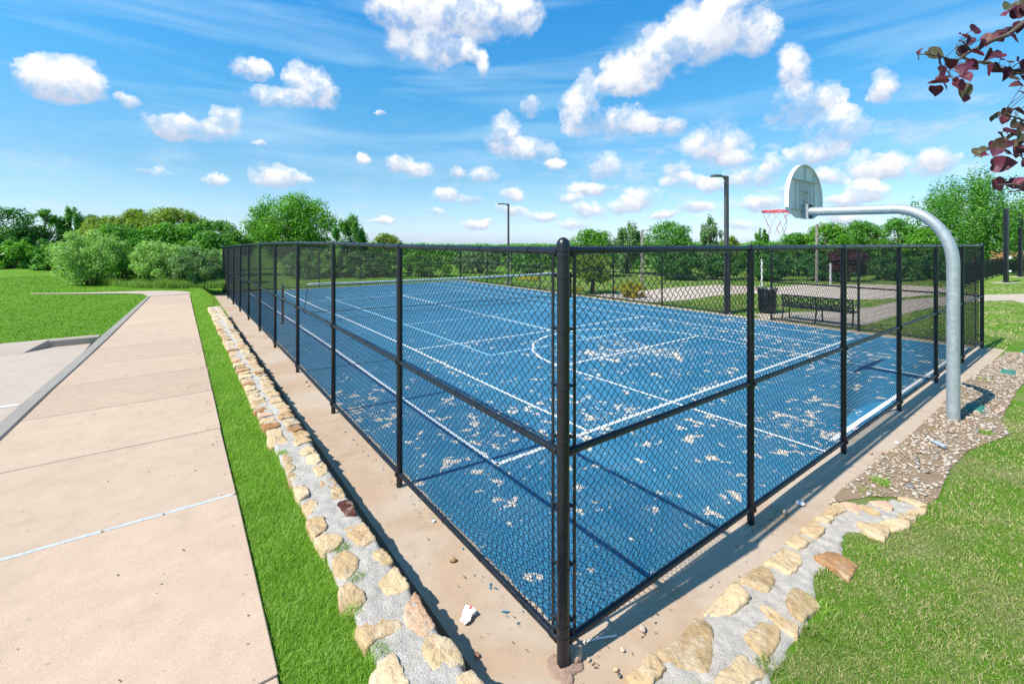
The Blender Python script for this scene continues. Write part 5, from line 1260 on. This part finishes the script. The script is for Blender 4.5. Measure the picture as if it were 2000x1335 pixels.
# ------------------------------------------------------------------ redbud reaching in from the right
rb = thing('redbud_tree', 'purple leaved redbud branches reaching in at the upper right', 'tree', (4.6, 1.5, 0.02))
O = Vector((4.6, 1.5, 0.02)); c5 = lambda x, y, Y: at_dist(1740+x/3.338, y/3.338, Y)-O
m = MB(); m.tube([(0, 0, -0.1), (0.05, 0.05, 1.0), (-0.1, 0.1, 2.0), (-0.3, 0.2, 2.9), (-0.4, 0.3, 3.9), (-0.45, 0.3, 4.8)], [0.09, 0.075, 0.06, 0.045, 0.03, 0.01], 10); m.build('trunk', 'bark', rb, True)
BR = [([(1300, 60), (900, 120), (760, 230), (640, 275), (520, 335), (420, 400), (330, 450)], 2.2, (-0.25, 0.2, 2.7)), ([(1300, 500), (900, 470), (760, 475), (640, 410), (520, 400), (430, 350), (425, 290)], 2.3, (-0.2, 0.15, 2.4)),
      ([(1350, 850), (900, 890), (800, 870), (690, 945), (600, 985), (540, 1025)], 2.2, (-0.15, 0.12, 2.2)), ([(1250, 20), (900, 40), (800, 60), (760, 80)], 2.15, (-0.3, 0.2, 2.9)),
      ([(1300, 1150), (900, 1230), (800, 1200), (690, 1205)], 2.1, (-0.1, 0.1, 2.0)), ([(900, 800), (840, 775), (740, 745), (660, 775)], 2.2, None), ([(420, 400), (330, 370), (250, 355), (170, 355)], 2.2, None), ([(520, 335), (470, 270), (440, 265)], 2.2, None)]
for pts, Y, base in BR:
    P_ = [c5(x, y, Y+0.0) for x, y in pts]
    if base: P_ = [Vector(base), Vector(base).lerp(P_[0], 0.5)+Vector((0, 0, 0.1))] + P_
    r0 = 0.016 if base else 0.004; k = len(P_)
    m = MB(); m.tube(P_, [r0*(1-i/(k-1))**0.8+0.0016 for i in range(k)], 7); m.build('branch', 'bark', rb, True)
LV = [(180, 350, 90), (285, 350, 110), (310, 390, 95), (470, 235, 80), (545, 195, 95), (510, 270, 70), (580, 290, 80), (640, 255, 100), (700, 240, 90), (760, 215, 110), (840, 180, 100), (800, 250, 90), (560, 350, 85), (640, 360, 95), (700, 360, 85), (460, 340, 90), (380, 420, 100), (330, 470, 95), (340, 510, 80), (310, 540, 110), (290, 590, 90), (350, 560, 70), (420, 450, 100), (480, 450, 110), (520, 430, 95), (490, 510, 90), (460, 600, 130), (440, 560, 90), (480, 640, 70), (425, 520, 40), (630, 460, 85), (690, 440, 80), (740, 480, 100), (800, 500, 95), (830, 460, 95), (750, 395, 90), (830, 400, 85), (820, 560, 90), (850, 600, 85), (860, 520, 80), (775, 45, 110), (760, 80, 90), (815, 85, 100), (840, 30, 80), (860, 60, 80), (690, 760, 90), (740, 740, 85), (790, 715, 75), (740, 780, 60), (850, 740, 90), (800, 810, 80), (850, 830, 90), (780, 860, 90), (830, 890, 110), (720, 890, 80), (860, 930, 100), (700, 940, 90), (690, 990, 80), (580, 990, 90), (610, 1010, 50), (660, 940, 50), (770, 940, 90), (840, 970, 110), (790, 1010, 100), (730, 1070, 130), (850, 1020, 90), (700, 1200, 100), (800, 1200, 90), (840, 1190, 80), (830, 1245, 100), (860, 1220, 70)]
for i in range(150): LV.append((random.uniform(880, 2000), random.choice([random.uniform(0, 260), random.uniform(350, 620), random.uniform(720, 1280)]), random.uniform(75, 115)))
HEART = [(0, -0.42), (0.16, -0.5), (0.34, -0.44), (0.47, -0.25), (0.48, -0.02), (0.38, 0.2), (0.2, 0.4), (0.0, 0.58), (-0.2, 0.4), (-0.38, 0.2), (-0.48, -0.02), (-0.47, -0.25), (-0.34, -0.44), (-0.16, -0.5)]
m = MB(); rnd = random.Random(5); PT = MB()
BP = []
for pts, Y, base in BR:
    q = [c5(x, y, Y) for x, y in pts]
    for a, b in zip(q, q[1:]): BP += [a.lerp(b, k/8) for k in range(8)]
for x, y, s in LV:
    Y = 2.2+rnd.uniform(-0.12, 0.12); c = c5(x, y, Y); s = s/3.338/FPX*Y*0.92
    d = Vector((rnd.uniform(-1, 0.6), rnd.uniform(-0.4, 0.4), rnd.uniform(-1.1, 0.25))).normalized()
    nr = Vector((rnd.uniform(-0.9, 0.5), rnd.uniform(-1.0, 0.1), rnd.uniform(0.0, 1.0))); nr = (nr-d*nr.dot(d)).normalized(); w = d.cross(nr)
    fold = rnd.uniform(0.15, 0.6); curl = rnd.uniform(-0.3, 0.5); vs = []
    for sc in (1.0, 0.5):
        for hx, hy in HEART:
            hx *= sc; hy *= sc; wav = 0.05*math.sin(hx*17+hy*11+x)*sc
            vs.append(c + (w*hx*math.cos(fold) + d*hy + nr*(abs(hx)*math.sin(fold) - curl*hy*hy*0.6 + wav))*s)
    vs.append(c.copy()); k = len(HEART)
    st = c-d*0.42*s; nb = min(BP, key=lambda p: (p-st).length)
    if (nb-st).length < 0.16: PT.tube([nb, (nb+st)/2+Vector((0, 0, 0.008)), st], 0.0017, 4, False)
    m.add(vs, [(j, (j+1) % k, k+(j+1) % k, k+j) for j in range(k)] + [(k+j, k+(j+1) % k, 2*k) for j in range(k)])
m.build('leaves', 'redbud', rb, True); PT.build('leaf_stalks', 'bark', rb)['kind'] = 'stuff'
SKY_STRENGTH = 0.058; EXPOSURE = 0.65
SKY_TINT = [(0.0, (1.55, 1.95, 2.95)), (0.05, (1.3, 1.64, 2.15)), (0.14, (1.06, 1.58, 1.80)), (0.30, (0.68, 1.82, 2.2)), (0.49, (0.42, 1.94, 2.7)), (1.0, (0.4, 1.6, 2.3))]
CIRRUS = (7.2, 10.2, 12.0); CLOUD_LO = (6.2, 7.3, 9.3); CLOUD_HI = (11.9, 12.0, 12.2)
# ------------------------------------------------------------------ sun, sky and clouds
EL = R(51.2)
to_sun = Vector((-0.848, -0.536, 0)).normalized()*math.cos(EL) + Vector((0, 0, math.sin(EL)))
sl = bpy.data.lights.new('sun', 'SUN'); sl.energy = 4.5; sl.angle = R(0.5); sl.color = (1.0, 0.95, 0.86)
so_ = link('sun', sl); so_.rotation_euler = to_sun.to_track_quat('Z', 'Y').to_euler()
wd = bpy.data.worlds.new('World'); scene.world = wd; wd.use_nodes = True; nt = wd.node_tree
bg = nt.nodes['Background']; bg.inputs['Strength'].default_value = SKY_STRENGTH
sky = N(nt, 'ShaderNodeTexSky', sky_type='NISHITA', sun_disc=False); sky.sun_elevation = EL
sky.sun_rotation = math.atan2(to_sun.x, to_sun.y) % (2*PI); sky.air_density = 1.0; sky.dust_density = 0.6; sky.ozone_density = 1.4
co = N(nt, 'ShaderNodeTexCoord').outputs['Generated']
sp_ = N(nt, 'ShaderNodeSeparateXYZ'); nt.links.new(co, sp_.inputs[0])
az = math_(nt, 'ARCTAN2', sp_.outputs[0], sp_.outputs[1]); el = math_(nt, 'ARCSINE', sp_.outputs[2])
cb = N(nt, 'ShaderNodeCombineXYZ'); nt.links.new(az, cb.inputs[0]); nt.links.new(el, cb.inputs[1])
AE = cb.outputs[0]
# edges of the clouds are ruffled by noise in direction space
def warp(vec, sc, amp, seed):
    n = N(nt, 'ShaderNodeTexNoise'); n.inputs['Scale'].default_value = sc; n.inputs['Detail'].default_value = 7; n.inputs['Roughness'].default_value = 0.62
    ad = N(nt, 'ShaderNodeVectorMath', operation='ADD'); nt.links.new(vec, ad.inputs[0]); ad.inputs[1].default_value = (seed, seed*0.7, 0); nt.links.new(ad.outputs[0], n.inputs['Vector'])
    sb = N(nt, 'ShaderNodeVectorMath', operation='SUBTRACT'); nt.links.new(n.outputs['Color'], sb.inputs[0]); sb.inputs[1].default_value = (0.5, 0.5, 0.5)
    ma = N(nt, 'ShaderNodeVectorMath', operation='MULTIPLY_ADD'); nt.links.new(sb.outputs[0], ma.inputs[0]); ma.inputs[1].default_value = (amp, amp*0.85, 0); nt.links.new(vec, ma.inputs[2])
    return ma.outputs[0]
WV = warp(warp(AE, 7, 0.05, 3.0), 22, 0.045, 5.0)
CL = [(130, 155, 92, 46), (110, 168, 70, 34), (160, 168, 62, 30), (485, 138, 44, 24), (600, 165, 48, 40), (560, 195, 75, 20), (630, 185, 38, 30), (385, 246, 95, 24), (445, 228, 36, 24), (345, 240, 45, 24), (258, 200, 28, 14), (540, 345, 46, 24), (570, 352, 34, 18), (290, 335, 42, 10), (418, 353, 30, 11),
 (885, 15, 175, 50), (800, 40, 85, 42), (985, 30, 75, 45), (840, 95, 85, 28), (905, 100, 40, 28), (940, 128, 15, 32),
 (985, 262, 38, 38), (1030, 293, 62, 26), (1085, 320, 20, 10), (1240, 140, 72, 44), (1285, 105, 50, 46), (1220, 165, 60, 22), (1380, 55, 90, 60), (1435, 25, 75, 62), (1340, 90, 60, 45), (1480, 70, 50, 40), (1140, 205, 40, 55), (1190, 240, 85, 34), (1290, 252, 55, 20),
 (1185, 322, 38, 28), (1155, 368, 62, 16), (1395, 283, 70, 40), (1440, 312, 36, 18), (1550, 140, 32, 48), (1565, 205, 85, 38), (1630, 255, 70, 40), (1725, 175, 36, 32), (800, 322, 44, 18), (770, 316, 24, 15), (705, 307, 16, 10), (893, 337, 20, 15), (945, 346, 30, 20), (872, 384, 34, 14), (918, 393, 30, 10),
 (1335, 352, 46, 18), (1250, 382, 46, 22), (1510, 325, 22, 30), (1700, 325, 52, 30), (1740, 320, 40, 26), (1690, 372, 50, 28), (1043, 208, 28, 22), (1470, 345, 60, 22), (1590, 300, 60, 30), (1145, 410, 36, 18), (1000, 415, 32, 12), (1060, 425, 40, 12), (510, 288, 20, 6), (745, 218, 10, 6), (1480, 395, 60, 16), (1650, 395, 70, 16), (1830, 310, 50, 26), (1300, 415, 40, 10), (745, 432, 30, 8), (590, 430, 30, 8), (1110, 388, 30, 14), (1215, 400, 40, 16), (1360, 402, 36, 14), (1560, 372, 50, 18), (1640, 425, 50, 14), (935, 438, 36, 9), (1125, 440, 40, 12), (1000, 386, 26, 13), (1440, 432, 44, 11), (1395, 358, 34, 16), (1600, 350, 40, 18), (1320, 330, 30, 20), (850, 412, 26, 8)]
acc_v = None; prev = WV; pk = (1, 1, 0, 0)
for x, y, rx, ry in CL:
    a = math.atan((x-1000)/FPX); e = math.atan((HZ-y)/FPX*math.cos(a)); ca = math.cos(a)
    kx = FPX/(rx*1.12)/ca/ca; ky = FPX/(ry*1.12)/ca
    ma = N(nt, 'ShaderNodeVectorMath', operation='MULTIPLY_ADD'); nt.links.new(prev, ma.inputs[0])
    # each cloud's own coordinates follow from those of the cloud before it
    sx0, sy0 = kx/pk[0], ky/pk[1]; ma.inputs[1].default_value = (sx0, sy0, 0); ma.inputs[2].default_value = (-a*kx-pk[2]*sx0, -e*ky-pk[3]*sy0, 1)
    prev = ma.outputs[0]; pk = (kx, ky, -a*kx, -e*ky)
    ln = N(nt, 'ShaderNodeVectorMath', operation='DOT_PRODUCT'); nt.links.new(ma.outputs[0], ln.inputs[0]); nt.links.new(ma.outputs[0], ln.inputs[1])
    f = math_(nt, 'MAXIMUM', math_(nt, 'SUBTRACT', 2.0, ln.outputs['Value']), 0.0)
    sv = N(nt, 'ShaderNodeVectorMath', operation='SCALE'); nt.links.new(ma.outputs[0], sv.inputs[0]); nt.links.new(f, sv.inputs['Scale'])
    if acc_v is None: acc_v = sv.outputs[0]
    else:
        ad = N(nt, 'ShaderNodeVectorMath', operation='ADD'); nt.links.new(acc_v, ad.inputs[0]); nt.links.new(sv.outputs[0], ad.inputs[1]); acc_v = ad.outputs[0]
sx_ = N(nt, 'ShaderNodeSeparateXYZ'); nt.links.new(acc_v, sx_.inputs[0]); acc = sx_.outputs[2]; shade = sx_.outputs[1]
# a thin scatter of small clouds elsewhere, and ice streaks
ms = N(nt, 'ShaderNodeMapping'); ms.inputs['Scale'].default_value = (1, 2.2, 1); nt.links.new(AE, ms.inputs['Vector'])
sc1 = noise(nt, ms.outputs[0], 13, 8, 0.62); band = ramp(nt, el, [(0.0, 0.9), (0.17, 0.8), (0.28, 0.0)])
small = math_(nt, 'MULTIPLY', ramp(nt, sc1, [(0.50, 0.0), (0.70, 1.0)]), math_(nt, 'MULTIPLY', band, ramp(nt, az, [(0.0, 0.25), (0.45, 1.0)])))
ruff = noise(nt, AE, 13, 9, 0.60); ruff2 = noise(nt, AE, 45, 6, 0.6)
rf = math_(nt, 'ADD', math_(nt, 'MULTIPLY_ADD', ruff, 3.2, -1.6), math_(nt, 'MULTIPLY_ADD', ruff2, 0.7, -0.35))
dens = math_(nt, 'ADD', math_(nt, 'MINIMUM', math_(nt, 'MULTIPLY', acc, 1.0), 0.85), rf)
mask = ramp(nt, dens, [(0.0, 0.0), (0.25, 0.13), (0.55, 0.5), (1.0, 1.0)], 'EASE')
mask = math_(nt, 'MULTIPLY', mask, ramp(nt, acc, [(0.0, 0.0), (0.12, 1.0)]))
mask = math_(nt, 'MAXIMUM', mask, math_(nt, 'MULTIPLY', small, 0.9))
cm = N(nt, 'ShaderNodeMapping'); cm.inputs['Rotation'].default_value = (0, 0, R(10)); cm.inputs['Scale'].default_value = (1.1, 8.5, 1); nt.links.new(AE, cm.inputs['Vector'])
cir = noise(nt, cm.outputs[0], 2.0, 4, 0.5, 0.5)
cmask = math_(nt, 'MULTIPLY', ramp(nt, cir, [(0.48, 0.0), (0.78, 0.5)]), ramp(nt, el, [(0.0, 0.15), (0.2, 1.0)]))
# tune of the clear sky
tint = mixc(nt, 1.0, sky.outputs[0], ramp(nt, el, SKY_TINT), 'MULTIPLY')
base = mixc(nt, cmask, tint, CIRRUS)
sh = math_(nt, 'DIVIDE', shade, math_(nt, 'MAXIMUM', acc, 0.05))
sh = math_(nt, 'ADD', math_(nt, 'MULTIPLY', sh, 1.25), math_(nt, 'MULTIPLY', rf, 0.9))
ccol = ramp(nt, math_(nt, 'MULTIPLY_ADD', sh, 0.55, 0.5), [(0.18, CLOUD_LO), (0.50, tuple((p+q)/2 for p, q in zip(CLOUD_LO, CLOUD_HI))), (0.78, CLOUD_HI)])
nt.links.new(mixc(nt, mask, base, ccol), bg.inputs['Color'])
wd.cycles.sampling_method = 'MANUAL'; wd.cycles.sample_map_resolution = 512

# ------------------------------------------------------------------ camera and picture settings
cam = bpy.data.cameras.new('camera'); co_ = link('camera', cam); scene.camera = co_
co_.location = (0, 0, EYE); co_.rotation_euler = (R(90), 0, 0)
cam.sensor_width = 36; cam.lens = 36*FPX/2000; cam.shift_y = -(1335/2-HZ)/2000; cam.clip_start = 0.05; cam.clip_end = 2500
vs_ = scene.view_settings; vs_.view_transform = 'Standard'; vs_.look = 'None'; vs_.exposure = EXPOSURE; vs_.gamma = 1.0
scene.render.resolution_x = 1024; scene.render.resolution_y = 683
scene.cycles.max_bounces = 6; scene.cycles.transparent_max_bounces = 4; scene.cycles.diffuse_bounces = 3; scene.cycles.glossy_bounces = 2; scene.cycles.transmission_bounces = 3
